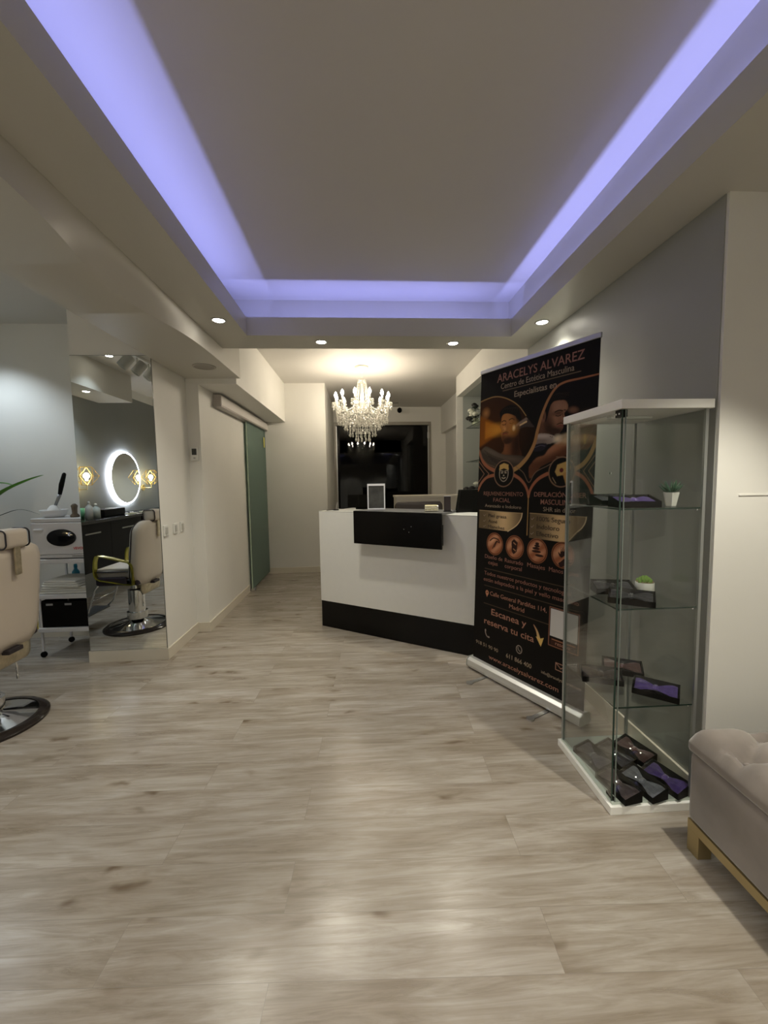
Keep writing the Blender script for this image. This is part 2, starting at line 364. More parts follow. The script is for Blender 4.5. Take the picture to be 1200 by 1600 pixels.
bm = bmesh.new(); tube(bm, [(.002, 0, .05), (.002, 0, .152)], .0015, 5); obj('string', bm, BLKM, t)

# ================================================================== CEILING FITTINGS
def downlight(x, y, z, label, on=True):
    t = thing('recessed_downlight', label, 'downlight', (x, y, z), 0, 'round recessed spotlights in the soffit')
    bm = bmesh.new(); lathe(bm, [(.034, -.0005), (.046, -.0005), (.046, -.005), (.040, -.007), (.034, -.004), (.034, -.0005)], 28); obj('trim_ring', bm, ALU, t, True)
    bm = bmesh.new(); lathe(bm, [(0, -.001), (.033, -.001), (.033, -.004), (.02, -.007), (0, -.008)], 24); obj('lamp', bm, mat('spot lens', (1, .93, .82), .3, emit=28, ecol=(1, .93, .80)), t, True)
    return t
for (x, y, z), lb in zip(SPOTS_SEEN, ['recessed spotlight at the left rear corner of the soffit, beside the fascia', 'recessed spotlight in the rear soffit left of the chandelier', 'recessed spotlight in the rear soffit right of the chandelier', 'recessed spotlight at the right rear of the soffit, above the banner']):
    downlight(x, y, z, lb)
o = downlight(-3.02, 1.5, 2.39, 'recessed spotlight under the bulkhead reflected in the pillar mirror')
o2 = downlight(-2.89+.25, 1.69, ZC, 'recessed spotlight cut by the top edge of the pillar mirror')
t = thing('ceiling_speaker', 'round flush ceiling speaker in the low soffit near the thermostat', 'speaker', (-1.2, 3.36, ZL))
bm = bmesh.new(); lathe(bm, [(.074, -.0005), (.086, -.0005), (.086, -.005), (.078, -.007), (.074, -.005)], 32); obj('rim', bm, mat('speaker rim', (.42, .40, .36), .5), t, True)
bm = bmesh.new(); lathe(bm, [(0, -.003), (.074, -.003), (.074, -.0006), (0, -.0006)], 32); obj('grille', bm, mat('speaker grille', (.33, .31, .28), .7, bump=.3, nscale=300), t)
# track spots of the salon (seen in the mirror)
t = thing('ceiling_track', 'white ceiling rail carrying three spotlights, seen in the pillar mirror', 'lighting track', (-2.34, 1.72, ZC))
obj('rail', rbx(-.018, .018, -.6, .55, -.03, -.0005, .003), mat('rail white', (.7, .7, .68), .4), t)
TH = mat('spot head grey', (.6, .6, .56), .5)
for i, (dy, lb) in enumerate([(.25, 'first'), (0, 'middle'), (-.24, 'last')]):
    h = thing('track_spotlight', {'first': 'grey track spotlight, left one of three in the mirror', 'middle': 'grey track spotlight, middle one of three in the mirror', 'last': 'grey track spotlight at the right edge of the mirror'}[lb], 'spotlight', (-2.34, 1.72+dy, ZC-.03), 0, 'spotlights on the salon ceiling rail')
    bm = bmesh.new(); tube(bm, [(0, 0, 0), (0, 0, -.06)], .008, 8); obj('stem', bm, TH, h)
    T = Matrix.Translation((.02, 0, -.11)) @ Matrix.Rotation(.6, 4, 'Y') @ Matrix.Rotation(.3, 4, 'X')
    bm = bmesh.new(); lathe(bm, [(0, .07), (.045, .07), (.05, .06), (.05, -.07), (.044, -.07), (.04, -.055), (0, -.055)], 20, T=T); obj('lamp_head', bm, TH, h, 'auto')
# small sensor on the back ceiling
t = thing('security_camera', 'tiny dark camera on a wire under the back ceiling, right of the chandelier', 'camera', (.745, 7.6, ZB))
bm = bmesh.new(); tube(bm, [(0, 0, 0), (0, 0, -.10)], .006, 6); obj('stem', bm, TH, t)
bm = bmesh.new(); ball(bm, (0, 0, -.14), .045, sz=1.1, seg=12); obj('camera_ball', bm, BLKM, t, True)
bm = bmesh.new(); tube(bm, [(-.02, 0, -.01), (-.5, 0, -.012)], .006, 6); obj('cable', bm, mat('cable grey', (.2, .19, .17), .5), t)
bm = bmesh.new(); lathe(bm, [(0, -.001), (.06, -.001), (.05, -.03), (0, -.035)], 16, c=(-.52, 0, 0)); obj('sensor_cap', bm, WLAM, t, True)
# thermostat, switches
t = thing('thermostat', 'white wall thermostat with dark display beside the pillar', 'thermostat', (-1.455, 3.7375+.0122, 1.61))
obj('housing', rbx(-.034, .034, -.022, -.0005, -.062, .062, .006), WLAM, t)
obj('display', B(-.018, .022, -.0235, -.0222, -.01, .045), mat('lcd', (.05, .055, .05), .2), t)
obj('button', rbx(-.006, .012, -.025, -.0222, -.045, -.03, .001), mat('button grey', (.4, .4, .4), .5), t)
for y, wd, lb in [(3.235, .075, 'white wall switch nearest the mirror edge on the pillar side'), (3.395, .065, 'middle one of three white wall switches on the pillar side'), (3.52, .06, 'white wall switch furthest from the mirror on the pillar side')]:
    t = thing('light_switch', lb, 'light switch', (-1.508, y, .99), 0, 'three wall switches on the pillar')
    obj('plate', rbx(.0005, .010, -wd/2, wd/2, -.042, .042, .003), WLAM, t); obj('rocker', rbx(.0105, .015, -.018, .018, -.026, .026, .002), mat('rocker grey', (.50, .49, .45), .4), t)

# ================================================================== WALL MIRROR
t = thing('wall_mirror', 'tall frameless mirror covering the front of the white pillar', 'mirror', (-1.794, 3.17, .088))
obj('mirror_glass', B(-.286, .284, -.006, -.0005, 0, 2.197), MIRROR, t)
bm = bmesh.new(); bx(bm, .2842, .2865, -.007, -.0004, 0, 2.197); bx(bm, -.286, .2842, -.007, -.0004, 2.1972, 2.199); obj('polished_edge', bm, mat('mirror edge', (.08, .09, .08), .3), t)

# ================================================================== CHANDELIER
def crystal_mat():
    m = bpy.data.materials.new('crystal'); m.use_nodes = True; nt = m.node_tree; nt.nodes.clear()
    out = nt.nodes.new('ShaderNodeOutputMaterial'); t = nt.nodes.new('ShaderNodeBsdfTransparent'); g = nt.nodes.new('ShaderNodeBsdfGlossy'); d = nt.nodes.new('ShaderNodeBsdfTranslucent'); dd = nt.nodes.new('ShaderNodeBsdfDiffuse')
    t.inputs[0].default_value = (.95, .95, .93, 1); g.inputs['Roughness'].default_value = .15; d.inputs[0].default_value = (.9, .88, .8, 1); dd.inputs[0].default_value = (.9, .88, .8, 1)
    a = nt.nodes.new('ShaderNodeMixShader'); a.inputs[0].default_value = .4; b = nt.nodes.new('ShaderNodeMixShader'); b.inputs[0].default_value = .5; c = nt.nodes.new('ShaderNodeMixShader'); c.inputs[0].default_value = .62
    L = nt.links.new; L(d.outputs[0], a.inputs[1]); L(dd.outputs[0], a.inputs[2]); L(a.outputs[0], b.inputs[1]); L(g.outputs[0], b.inputs[2]); L(t.outputs[0], c.inputs[1]); L(b.outputs[0], c.inputs[2]); L(c.outputs[0], out.inputs[0])
    return m
CRY = crystal_mat()
CX, CY = .045, 5.24
ch = thing('crystal_chandelier', 'twelve-armed crystal chandelier with lit candle bulbs over the reception', 'chandelier', (CX, CY, ZB))
IV = mat('ivory metal', (.80, .76, .64), .35)
bm = bmesh.new(); lathe(bm, [(0, 0-.0005), (.085, -.0005), (.085, -.012), (.06, -.035), (.028, -.055), (.02, -.075), (0, -.08)], 24); obj('canopy', bm, IV, ch, True)
bm = bmesh.new()
for i in range(5):
    z = -.09-i*.022; pts = [(.008*math.cos(a)*(i % 2), .008*math.cos(a)*(1-i % 2), z+.014*math.sin(a)) for a in [2*PI*k/8 for k in range(8)]]; tube(bm, pts, .0022, 5, True)
obj('chain', bm, IV, ch)
bm = bmesh.new(); lathe(bm, [(0, -.185), (.03, -.185), (.056, -.165), (.058, -.172), (.045, -.195), (.02, -.205), (.012, -.23), (.014, -.33), (.03, -.36), (.018, -.39), (.02, -.45), (.055, -.50), (.06, -.53), (.03, -.56), (.02, -.60), (.045, -.64), (.05, -.66), (.0, -.68)], 20); obj('centre_column', bm, CRY, ch, True)
BULB = mat('bulb glow', (1, .95, .85), .3, emit=P_BULB*1.35, ecol=(1.0, .87, .68))
CAND = mat('candle sleeve', (.85, .82, .74), .5)
ZA = -.62
arm_b = bmesh.new()
ang0 = .26; RB = .335
for k in range(12):
    a = ang0+2*PI*k/12; ca, sa = math.cos(a), math.sin(a)
    bm = bmesh.new(); pts = []; 
    for q in range(13):
        u = q/12; r = .04+u*(RB-.04); z = -.60-.085*math.sin(u*PI*1.05)+.14*max(0, u-.55)**1.3*2.2; pts.append((r*ca, r*sa, z))
    zc = pts[-1][2]; tube(bm, pts, .006, 6)
    ar = obj('arm', bm, CRY, ch, True)
    bm = bmesh.new(); lathe(bm, [(0, zc), (.012, zc), (.045, zc+.018), (.047, zc+.024), (.02, zc+.012), (0, zc+.012)], 14, c=(RB*ca, RB*sa, 0)); obj('drip_cup', bm, CRY, ar, True)
    bm = bmesh.new(); lathe(bm, [(0, zc+.012), (.0105, zc+.012), (.0105, zc+.085), (0, zc+.085)], 12, c=(RB*ca, RB*sa, 0)); obj('candle', bm, CAND, ar, True)
    bm = bmesh.new(); lathe(bm, [(0, zc+.0852), (.010, zc+.086), (.019, zc+.105), (.0175, zc+.122), (.007, zc+.146), (0, zc+.156)], 12, c=(RB*ca, RB*sa, 0)); obj('bulb', bm, BULB, ar, True)
    for j in range(6):
        b_ = a+2*PI*j/6; px, py = RB*ca+.044*math.cos(b_), RB*sa+.044*math.sin(b_); bm = bmesh.new()
        tube(bm, [(px, py, zc+.012-.006*q) for q in range(11)], [.001, .005, .007, .005, .0015, .004, .008, .011, .009, .005, .001], 6); obj('cup_pendant', bm, CRY, ar, True)
def strand(bm, p0, p1, sag, n, r=.005):
    p0, p1 = Vector(p0), Vector(p1); P = []; RR = []
    for i in range(n*4+1):
        u = i/(n*4); p = p0.lerp(p1, u); p.z -= sag*4*u*(1-u); P.append(p); RR.append((.0012, r*.75, r, r*.75)[i % 4])
    tube(bm, P, RR, 6)
for j in range(12):
    a = ang0+2*PI*(j+.5)/12; a1, a2 = ang0+2*PI*j/12, ang0+2*PI*(j+1)/12
    P = [((.05*math.cos(a), .05*math.sin(a), -.175), (.13*math.cos(a), .13*math.sin(a), -.54), .035, 22, .0055),
         ((.05*math.cos(a1), .05*math.sin(a1), -.175), (.115*math.cos(a1), .115*math.sin(a1), -.54), .03, 22, .005),
         ((RB*math.cos(a1), RB*math.sin(a1), -.53), (RB*math.cos(a2), RB*math.sin(a2), -.53), .07, 12, .006),
         ((.13*math.cos(a), .13*math.sin(a), -.54), (RB*math.cos(a1), RB*math.sin(a1), -.52), .08, 15, .006),
         ((.13*math.cos(a), .13*math.sin(a), -.54), (RB*math.cos(a2), RB*math.sin(a2), -.52), .08, 15, .006),
         ((.225*math.cos(a1), .225*math.sin(a1), -.66), (.30*math.cos(a), .30*math.sin(a), -.60), .05, 9, .006)]
    for q in P:
        bm = bmesh.new(); strand(bm, *q); obj('bead_strand', bm, CRY, ch, True)
# lower basket of pendants
for ring, (R, z, n) in enumerate([(.285, -.61, 26), (.225, -.67, 24), (.165, -.75, 18), (.09, -.81, 11)]):
    bm = bmesh.new()
    tube(bm, [(R*math.cos(2*PI*i/24), R*math.sin(2*PI*i/24), z) for i in range(24)], .004, 5, True); rg = obj('basket_ring', bm, CRY, ch, True)
    for i in range(n):
        a = 2*PI*i/n; x, y = R*math.cos(a), R*math.sin(a); bm = bmesh.new()
        tube(bm, [(x, y, z-.007*q) for q in range(17)], [.001, .005, .006, .0015, .005, .006, .0015, .004, .008, .006, .002, .006, .011, .013, .011, .006, .001], 6); obj('basket_pendant', bm, CRY, rg, True)

for i in range(36):
    a = 2*PI*i/36; x, y = .315*math.cos(a), .315*math.sin(a); z = -.585-.03*math.sin(3*2*PI*i/36*2)**2; bm = bmesh.new()
    tube(bm, [(x, y, z-.006*q) for q in range(17)], [.001, .005, .006, .0015, .005, .006, .0015, .004, .008, .006, .002, .006, .011, .013, .011, .006, .001], 6); obj('swag_pendant', bm, CRY, ch, True)
for j in range(12):
    a = ang0+2*PI*(j+.5)/12; a1, a2 = ang0+2*PI*j/12, ang0+2*PI*(j+1)/12
    for q in (((.06*math.cos(a), .06*math.sin(a), -.42), (.27*math.cos(a), .27*math.sin(a), -.53), .05, 14, .006), ((.285*math.cos(a1), .285*math.sin(a1), -.61), (.225*math.cos(a), .225*math.sin(a), -.67), .03, 6, .006)):
        bm = bmesh.new(); strand(bm, *q); obj('bead_swag', bm, CRY, ch, True)

# ================================================================== RECEPTION DESK
DX, DY = -.385, 3.79; da = math.atan2(-.551, .834)
dk = thing('reception_desk', 'white angled reception desk with black plinth and black raised front panel', 'reception desk', (DX, DY, 0), da)
obj('front_panel', B(0, 1.50, 0, .03, .2455, 1.073), WLAM, dk)
obj('plinth', B(0.004, 1.50, .002, .03, 0, .245), BLK, dk)
bm = bmesh.new(); bx(bm, 0, .03, .0305, .56, 0, 1.073); obj('side_panel', bm, WLAM, dk)
obj('counter_top', B(-.002, 1.502, .0, .30, 1.0735, 1.079), mat('counter grey', (.50, .50, .47), .35), dk)
obj('work_top', B(.0305, 1.50, .0305, .60, .72, .745), WLAM, dk)
obj('raised_panel', rbx(.44, 1.24, -.085, -.065, .82, 1.097, .002), BLK, dk)
obj('raised_shelf', B(.44, 1.24, -.065, .28, 1.0795, 1.097), mat('dark grey top', (.10, .10, .10), .35), dk)
bm = bmesh.new(); bx(bm, .46, .48, -.065, -.0002, .84, 1.0); bx(bm, 1.20, 1.22, -.065, -.0002, .84, 1.0); obj('bracket', bm, BLK, dk)
for s, z in ((.93, .955), (.955, .92), (.88, .935), (.965, .975)):
    pass
bm = bmesh.new()
for s, z in ((.92, .962), (.965, .94), (.985, .985)): ball(bm, (s, -.086, z), .0035, sy=.4, seg=6)
obj('screw_caps', bm, CHROME, dk)
def dw(s, n, z): # desk local to world
    c, q = math.cos(da), math.sin(da); return (DX+s*c-n*q, DY+s*q+n*c, z)
# white framed picture stand
t = thing('photo_frame', 'white-framed upright dark picture on the desk corner', 'picture frame', dw(.535, .14, 1.097), da+.5)
bm = bmesh.new(); w_, h_ = .155, .225
bx(bm, -w_/2, -w_/2+.010, -.008, .008, 0, h_); bx(bm, w_/2-.010, w_/2, -.008, .008, 0, h_); bx(bm, -w_/2+.01, w_/2-.01, -.008, .008, 0, .010); bx(bm, -w_/2+.01, w_/2-.01, -.008, .008, h_-.018, h_); obj('frame', bm, mat('frame white', (.72, .72, .75), .4), t)
obj('picture', B(-w_/2+.0101, w_/2-.0101, -.003, .003, .0101, h_-.0181), mat('dark picture', (.05, .05, .048), .12, noise=.5, nscale=9), t)
# glittering box
t = thing('crystal_tissue_box', 'small sparkling gold crystal box on the black desk top', 'decorative box', dw(1.085, .08, 1.097), da+.45)
bm = rbx(-.052, .052, -.035, .035, 0, .052, .008, 2); obj('body', bm, mat('gold glass', (.62, .55, .30), .2, .4), t)
bm = bmesh.new()
for i in range(9):
    for z in (.010, .026, .042): ball(bm, (-.046+i*.0115, -.036, z), .0062, sy=.7, seg=6)
for i in range(6):
    for z in (.010, .026, .042): ball(bm, (.053, -.03+i*.012, z), .0062, sx=.7, seg=6)
obj('crystal_studs', bm, mat('studs', (1, .96, .78), .18, .3), t, True)
light('POINT', dw(1.085, .02, 1.18), .0, WARM, .01)
# upright card holder
t = thing('display_stand', 'narrow dark upright stand at the right end of the desk top', 'display stand', dw(1.215, .10, 1.097), da+.5)
obj('upright', rbx(-.026, .026, -.010, .010, .004, .118, .003), mat('plum brown', (.035, .025, .026), .4), t)
obj('foot', rbx(-.032, .032, -.03, .03, 0, .004, .001), BLKM, t)
obj('cap', rbx(-.028, .028, -.012, .012, .1182, .124, .001), mat('cap grey', (.3, .28, .28), .4), t)
# small pen on a base
t = thing('desk_pen', 'thin black counter pen standing at the left end of the desk', 'pen', dw(.10, .13, 1.079), .3)
bm = bmesh.new(); lathe(bm, [(0, 0), (.028, 0), (.026, .008), (0, .012)], 16); obj('pen_base', bm, BLK, t, True)
bm = bmesh.new(); tube(bm, [(0, 0, .008), (.004, 0, .035), (.014, 0, .07), (.012, 0, .075)], [.004, .004, .0035, .002], 6); obj('pen', bm, ALU, t)
bm = bmesh.new(); tube(bm, [(-.02, 0, .006), (-.05, .01, .004), (-.09, 0, .003)], .003, 5); obj('cord', bm, BLKM, t)
# monitor
t = thing('computer_monitor', 'black computer monitor seen from behind at the banner side of the desk', 'monitor', (.905, 3.33, .7455), .25)
bm = bmesh.new(); T = Matrix.Identity(4)
v = [(-.17, -.02, .12), (.26, -.02, .12), (.26, -.02, .52), (-.105, -.02, .52)]
a_ = [bm.verts.new(p) for p in v]; b_ = [bm.verts.new((p[0], .02, p[2])) for p in v]
bm.faces.new(a_); bm.faces.new(b_[::-1])
for i in range(4): bm.faces.new((a_[i], a_[(i+1) % 4], b_[(i+1) % 4], b_[i]))
obj('screen_back', bm, BLK, t, bevel=.006)
bm = bmesh.new(); bx(bm, .03, .09, -.012, .012, .01, .12); obj('neck', bm, BLKM, t)
obj('base', rbx(-.06, .18, -.09, .09, 0, .012, .003), BLKM, t)
# receptionist chair
t = thing('office_chair', 'dark office chair behind the desk with only its curved backrest top showing', 'chair', (.60, 4.22, 0))
bm = rbx(-.25, .25, -.04, .03, .62, 1.16, .03, 3)
for vv in bm.verts:
    if vv.co.z > 1.0: vv.co.z -= .9*max(0, abs(vv.co.x)-.10)**2*2.6
obj('backrest', bm, mat('chair brown', (.03, .022, .018), .6), t, True)
obj('seat', rbx(-.25, .25, -.5, -.02, .42, .50, .03), mat('chair brown', ()), t, True)
bm = bmesh.new(); tube(bm, [(0, -.25, .09), (0, -.25, .42)], .03, 12); obj('gas_column', bm, CHROME, t)
bm = bmesh.new(); tube(bm, [(0, -.04, .46), (0, .02, .46), (0, .04, .66)], .02, 8); obj('back_bracket', bm, BLKM, t)
for k in range(5):
    a = 2*PI*k/5; bm = bmesh.new(); tube(bm, [(0, -.25, .10), (.27*math.cos(a), -.25+.27*math.sin(a), .06)], [.022, .014], 6); lg = obj('leg', bm, BLKM, t)
    bm = bmesh.new(); ball(bm, (.27*math.cos(a), -.25+.27*math.sin(a), .027), .027, seg=10); obj('caster', bm, BLKM, lg, True)
# white back counter
t = thing('back_counter', 'white counter unit behind the reception chair, against the right wall', 'counter', (0, 5.0, 0))
bm = bmesh.new(); bx(bm, .44, 1.355, .0, .03, 0, 1.13); obj('front', bm, mat('ivory laminate', (.62, .58, .50), .4), t)
obj('side', B(.44, .47, .0305, .42, 0, 1.13), mat('ivory laminate', ()), t)
obj('top', B(.43, 1.355, -.01, .43, 1.1305, 1.155), mat('ivory laminate', ()), t)
obj('back_panel', B(.4705, 1.355, .39, .42, 0, 1.13), mat('ivory laminate', ()), t)

# ================================================================== NICHE SHELVES + FLOWERS
for z, lb in ((2.04, 'upper glass shelf in the grey wall niche'), (1.58, 'lower glass shelf in the grey wall niche')):
    t = thing('glass_shelf', lb, 'shelf', (1.585, 5.0, z), 0, 'glass shelves in the wall niche')
    obj('pane', B(-.12, .13, -.69, .62, 0, .008), CLEAR, t); obj('front_edge', B(-.1225, -.1202, -.69, .62, 0, .008), GLEDGE, t); obj('front_edge', B(-.12, .13, .6202, .6225, 0, .008), GLEDGE, t)
    for y in (-.5, .5): 
        bm = bmesh.new(); tube(bm, [(.134, y, -.007), (.03, y, -.007)], .006, 8); obj('bracket', bm, CHROME, t)
LEAF_D = mat('dark leaf', (.015, .03, .018), .5)
def rose_bunch(name, label, loc, specs, vase, sc=1):
    t = thing(name, label, 'flowers', loc)
    for i, (x, y, z, r, m) in enumerate(specs):
        bm = bmesh.new()
        for k in range(3):
            R = r*(1-.28*k); pts = [(R*(1+.12*math.sin(3*a+k))*math.cos(a)+x, R*(1+.12*math.sin(3*a+k))*math.sin(a)+y) for a in [2*PI*q/14 for q in range(14)]]
            lathe(bm, [(R*.45, -r*.5+k*r*.1), (R, 0), (R*.92, r*.45+k*r*.15), (R*.82, r*.4+k*r*.15), (R*.4, -r*.2)], 12, c=(x, y, z))
        ball(bm, (x, y, z+r*.3), r*.35, seg=8); obj('rose', bm, m, t, True)
    bm = bmesh.new()
    for i, (x, y, z, r, m) in enumerate(specs):
        tube(bm, [(0, 0, .05), (x*.5, y*.5, z*.6), (x, y, z-r*.4)], .003, 5)
        for q in range(5):
            a = random.uniform(0, 6.28); c = Vector((x*.9, y*.9, z-r)); d = Vector((math.cos(a), math.sin(a), random.uniform(-.2, .6)))*.07; s = Vector((-d.y, d.x, 0)).normalized()*.018
            vs = [bm.verts.new(p) for p in (c, c+d*.5+s, c+d, c+d*.5-s)]; bm.faces.new(vs)
    obj('foliage', bm, LEAF_D, t)
    bm = bmesh.new(); lathe(bm, vase, 18); obj('vase', bm, mat('pale green vase', (.45, .5, .36), .25), t, True)
    return t
WR = mat('ivory rose', (.68, .70, .60), .6); BR = mat('black rose', (.012, .012, .012), .5)
rose_bunch('rose_bouquet', 'bunch of pale and black artificial roses on the upper niche shelf', (1.54, 5.40, 2.0485), [(-.08, -.10, .15, .042, WR), (-.07, .00, .19, .043, WR), (.04, -.12, .20, .04, WR), (-.02, .02, .27, .038, BR), (-.03, .09, .14, .042, WR), (-.09, .05, .10, .038, BR), (-.06, -.18, .12, .042, WR), (-.05, -.16, .22, .038, BR), (-.09, -.05, .08, .03, BR)], [(0, 0), (.045, 0), (.055, .04), (.03, .08), (.04, .1), (.0, .09)])
rose_bunch('black_rose_bowl', 'black and white flowers lying in the niche bottom behind the monitor', (1.50, 5.38, 1.0205), [(-.08, .05, .19, .05, BR), (-.04, -.08, .2, .05, BR), (.04, 0, .26, .045, WR), (.02, -.18, .19, .05, BR), (.03, .13, .17, .045, BR)], [(0, 0), (.04, 0), (.045, .1), (.09, .14), (.08, .14), (0, .11)])

# ================================================================== BANNER
BW, BH = .855, 2.085
bt = thing('rollup_banner', 'tall black roll-up advertising banner with copper lettering beside the glass cabinet', 'banner', (.785, 2.83, 0), math.atan2(-.88364553, .46815657))
lean = math.atan2(.08, 2.08)
# painted print: numpy raster turned into vertex colours
S0, Z0 = .0, .075; NX, NZ = 330, 780
gx = np.linspace(0, BW, NX); gz = np.linspace(Z0, BH-.015, NZ); X, Z = np.meshgrid(gx, gz); img = np.zeros((NZ, NX, 3)); img[:] = (.0055, .0042, .0036)
px = BW/NX
def mixc(a, col, clip=None):
    if clip is not None: a = a*clip
    a = np.clip(a, 0, 1)[..., None]; img[:] = img*(1-a)+np.array(col if np.ndim(col) else (col,)*3)*a
def ell(cx, cz, rx, rz, col, al=1, soft=.15, rot=0, clip=None):
    c, s = math.cos(rot), math.sin(rot); u = (X-cx)*c+(Z-cz)*s; v = -(X-cx)*s+(Z-cz)*c; d = np.sqrt((u/rx)**2+(v/rz)**2); mixc(np.clip((1+soft-d)/(2*soft), 0, 1)*al, col, clip)
def pip(pts):
    ins = np.zeros(X.shape, bool); n = len(pts)
    for i in range(n):
        x1, z1 = pts[i]; x2, z2 = pts[(i+1) % n]
        if z1 == z2: continue
        cond = ((Z >= min(z1, z2)) & (Z < max(z1, z2))) & (X < (x2-x1)*(Z-z1)/(z2-z1)+x1); ins ^= cond
    return ins.astype(float)
def blur(a, n):
    for _ in range(n):
        a = (np.roll(a, 1, 0)+np.roll(a, -1, 0)+np.roll(a, 1, 1)+np.roll(a, -1, 1)+2*a)/6
    return a
def poly(pts, col, al=1, soft=1, clip=None): mixc(blur(pip(pts), soft)*al, col, clip)
def spline(pts, n=24):
    P = [pts[0]]+list(pts)+[pts[-1]]; o = []
    for i in range(1, len(P)-2):
        p0, p1, p2, p3 = [np.array(P[j], float) for j in (i-1, i, i+1, i+2)]
        for k in range(n):
            t = k/n; o.append(.5*((2*p1)+(-p0+p2)*t+(2*p0-5*p1+4*p2-p3)*t*t+(-p0+3*p1-3*p2+p3)*t**3))
    o.append(np.array(P[-2], float)); return o
def stroke(pts, w0, col, al=1, w1=None, sp=True, col2=None):
    q = spline(pts) if sp else [np.array(p, float) for p in pts]; w1 = w0 if w1 is None else w1; n = len(q)-1
    best = np.zeros(X.shape); cc = np.zeros(X.shape)
    for i in range(n):
        a, b = q[i], q[i+1]; w_ = (w0+(w1-w0)*(i/n))/2; d = b-a; L2 = (d**2).sum()+1e-12
        x0, x1 = sorted((a[0], b[0])); z0_, z1_ = sorted((a[1], b[1])); mg = w_+.01
        ix = np.where((gx > x0-mg) & (gx < x1+mg))[0]; iz = np.where((gz > z0_-mg) & (gz < z1_+mg))[0]
        if len(ix) == 0 or len(iz) == 0: continue
        sl = (slice(iz[0], iz[-1]+1), slice(ix[0], ix[-1]+1))
        t = np.clip(((X[sl]-a[0])*d[0]+(Z[sl]-a[1])*d[1])/L2, 0, 1); dist = np.hypot(X[sl]-a[0]-t*d[0], Z[sl]-a[1]-t*d[1])
        v = np.clip((w_-dist)/px+.5, 0, 1); u = v > best[sl]; best[sl] = np.where(u, v, best[sl]); cc[sl] = np.where(u, i/n, cc[sl])
    if col2 is not None:
        for k in range(3): img[..., k] = img[..., k]*(1-best*al)+(col[k]*(1-cc)+col2[k]*cc)*best*al
    else: mixc(best*al, col)
GOLD = (.42, .25, .09); COP = (.36, .13, .065); PALE = (.50, .36, .20); DK = (.0055, .0042, .0036)
# left picture
capL = [(0, 1.885), (.05, 1.893), (.12, 1.898), (.19, 1.885), (.27, 1.85), (.34, 1.80), (.39, 1.735), (.47, 1.65), (.46, 1.55), (.40, 1.46), (.32, 1.41), (.14, 1.40), (.03, 1.48), (0, 1.52)]
cl = blur(pip(capL), 1)
mixc(cl, (.012, .006, .003))
def sp_(pts, n=8): return [tuple(p) for p in spline(list(pts)+[pts[0]], n)]
def spoly(pts, col, al=1, soft=1, clip=None): poly(sp_(pts), col, al, soft, clip)
def shade(mask_pts, blobs, clip, soft=2):          # soft tones kept inside one outline
    m = blur(pip(sp_(mask_pts)), soft)
    if clip is not None: m = m*clip
    for bl in blobs: ell(*bl[:4], bl[4], bl[5], bl[6], rot=bl[7] if len(bl) > 7 else 0, clip=m)
ell(.06, 1.69, .22, .20, (.075, .022, .004), .9, .95, clip=cl)
poly([(0, 1.79), (.0, 1.57), (.20, 1.655), (.19, 1.70)], (.36, .11, .008), .75, 16, clip=cl)
poly([(.05, 1.745), (.05, 1.62), (.2, 1.66), (.19, 1.695)], (.62, .22, .015), .8, 12, clip=cl)
ell(.16, 1.675, .06, .03, (.80, .36, .04), .8, .9, clip=cl)
ell(.055, 1.80, .024, .024, (.60, .26, .08), .8, .9, clip=cl)
f1 = [(.194, 1.714), (.185, 1.692), (.203, 1.668), (.197, 1.645), (.204, 1.613), (.231, 1.577), (.275, 1.577), (.312, 1.603), (.334, 1.63), (.346, 1.673), (.330, 1.735), (.257, 1.768), (.205, 1.765)]
neck = [(.228, 1.585), (.312, 1.605), (.339, 1.64), (.351, 1.556), (.363, 1.48), (.19, 1.49), (.222, 1.535)]
spoly(neck, (.085, .030, .012), 1, 2, cl); shade(neck, [(.24, 1.54, .035, .07, (.24, .09, .035), .9, .8), (.33, 1.56, .03, .09, (.02, .008, .004), .8, .8)], cl)
spoly(f1, (.13, .048, .018), 1, 1, cl)
shade(f1, [(.215, 1.70, .045, .09, (.62, .25, .055), .95, .8, -.2), (.25, 1.735, .05, .04, (.45, .19, .06), .8, .8), (.26, 1.66, .035, .04, (.40, .16, .05), .7, .9), (.33, 1.64, .03, .09, (.035, .013, .006), .85, .9), (.25, 1.595, .06, .028, (.035, .015, .007), .9, .5), (.215, 1.62, .02, .02, (.10, .035, .015), .7, .7)], cl)
spoly([(.190, 1.740), (.180, 1.785), (.215, 1.812), (.27, 1.822), (.325, 1.80), (.355, 1.745), (.362, 1.69), (.345, 1.655), (.330, 1.68), (.318, 1.735), (.29, 1.755), (.24, 1.772), (.205, 1.765)], (.006, .004, .003), 1, 1, cl)
for q in range(7): stroke([(.20+q*.02, 1.775), (.215+q*.02, 1.80), (.245+q*.02, 1.806-q*.004)], .003, (.03, .018, .01), .8)
stroke([(.200, 1.722), (.218, 1.728), (.235, 1.722)], .006, (.02, .008, .004), .95); stroke([(.262, 1.727), (.285, 1.733), (.305, 1.722)], .006, (.015, .006, .003), .95)
stroke([(.205, 1.704), (.220, 1.700), (.235, 1.705)], .0045, (.03, .01, .005), .95); stroke([(.268, 1.706), (.283, 1.701), (.298, 1.706)], .0045, (.03, .01, .005), .95)
stroke([(.238, 1.715), (.226, 1.680), (.215, 1.668), (.232, 1.662)], .005, (.16, .05, .018), .8); ell(.226, 1.675, .010, .014, (.80, .40, .12), .8, .8)
stroke([(.212, 1.640), (.230, 1.645), (.250, 1.640)], .007, (.22, .05, .03), .95); stroke([(.212, 1.649), (.235, 1.653), (.258, 1.647)], .005, (.03, .014, .007), .8)
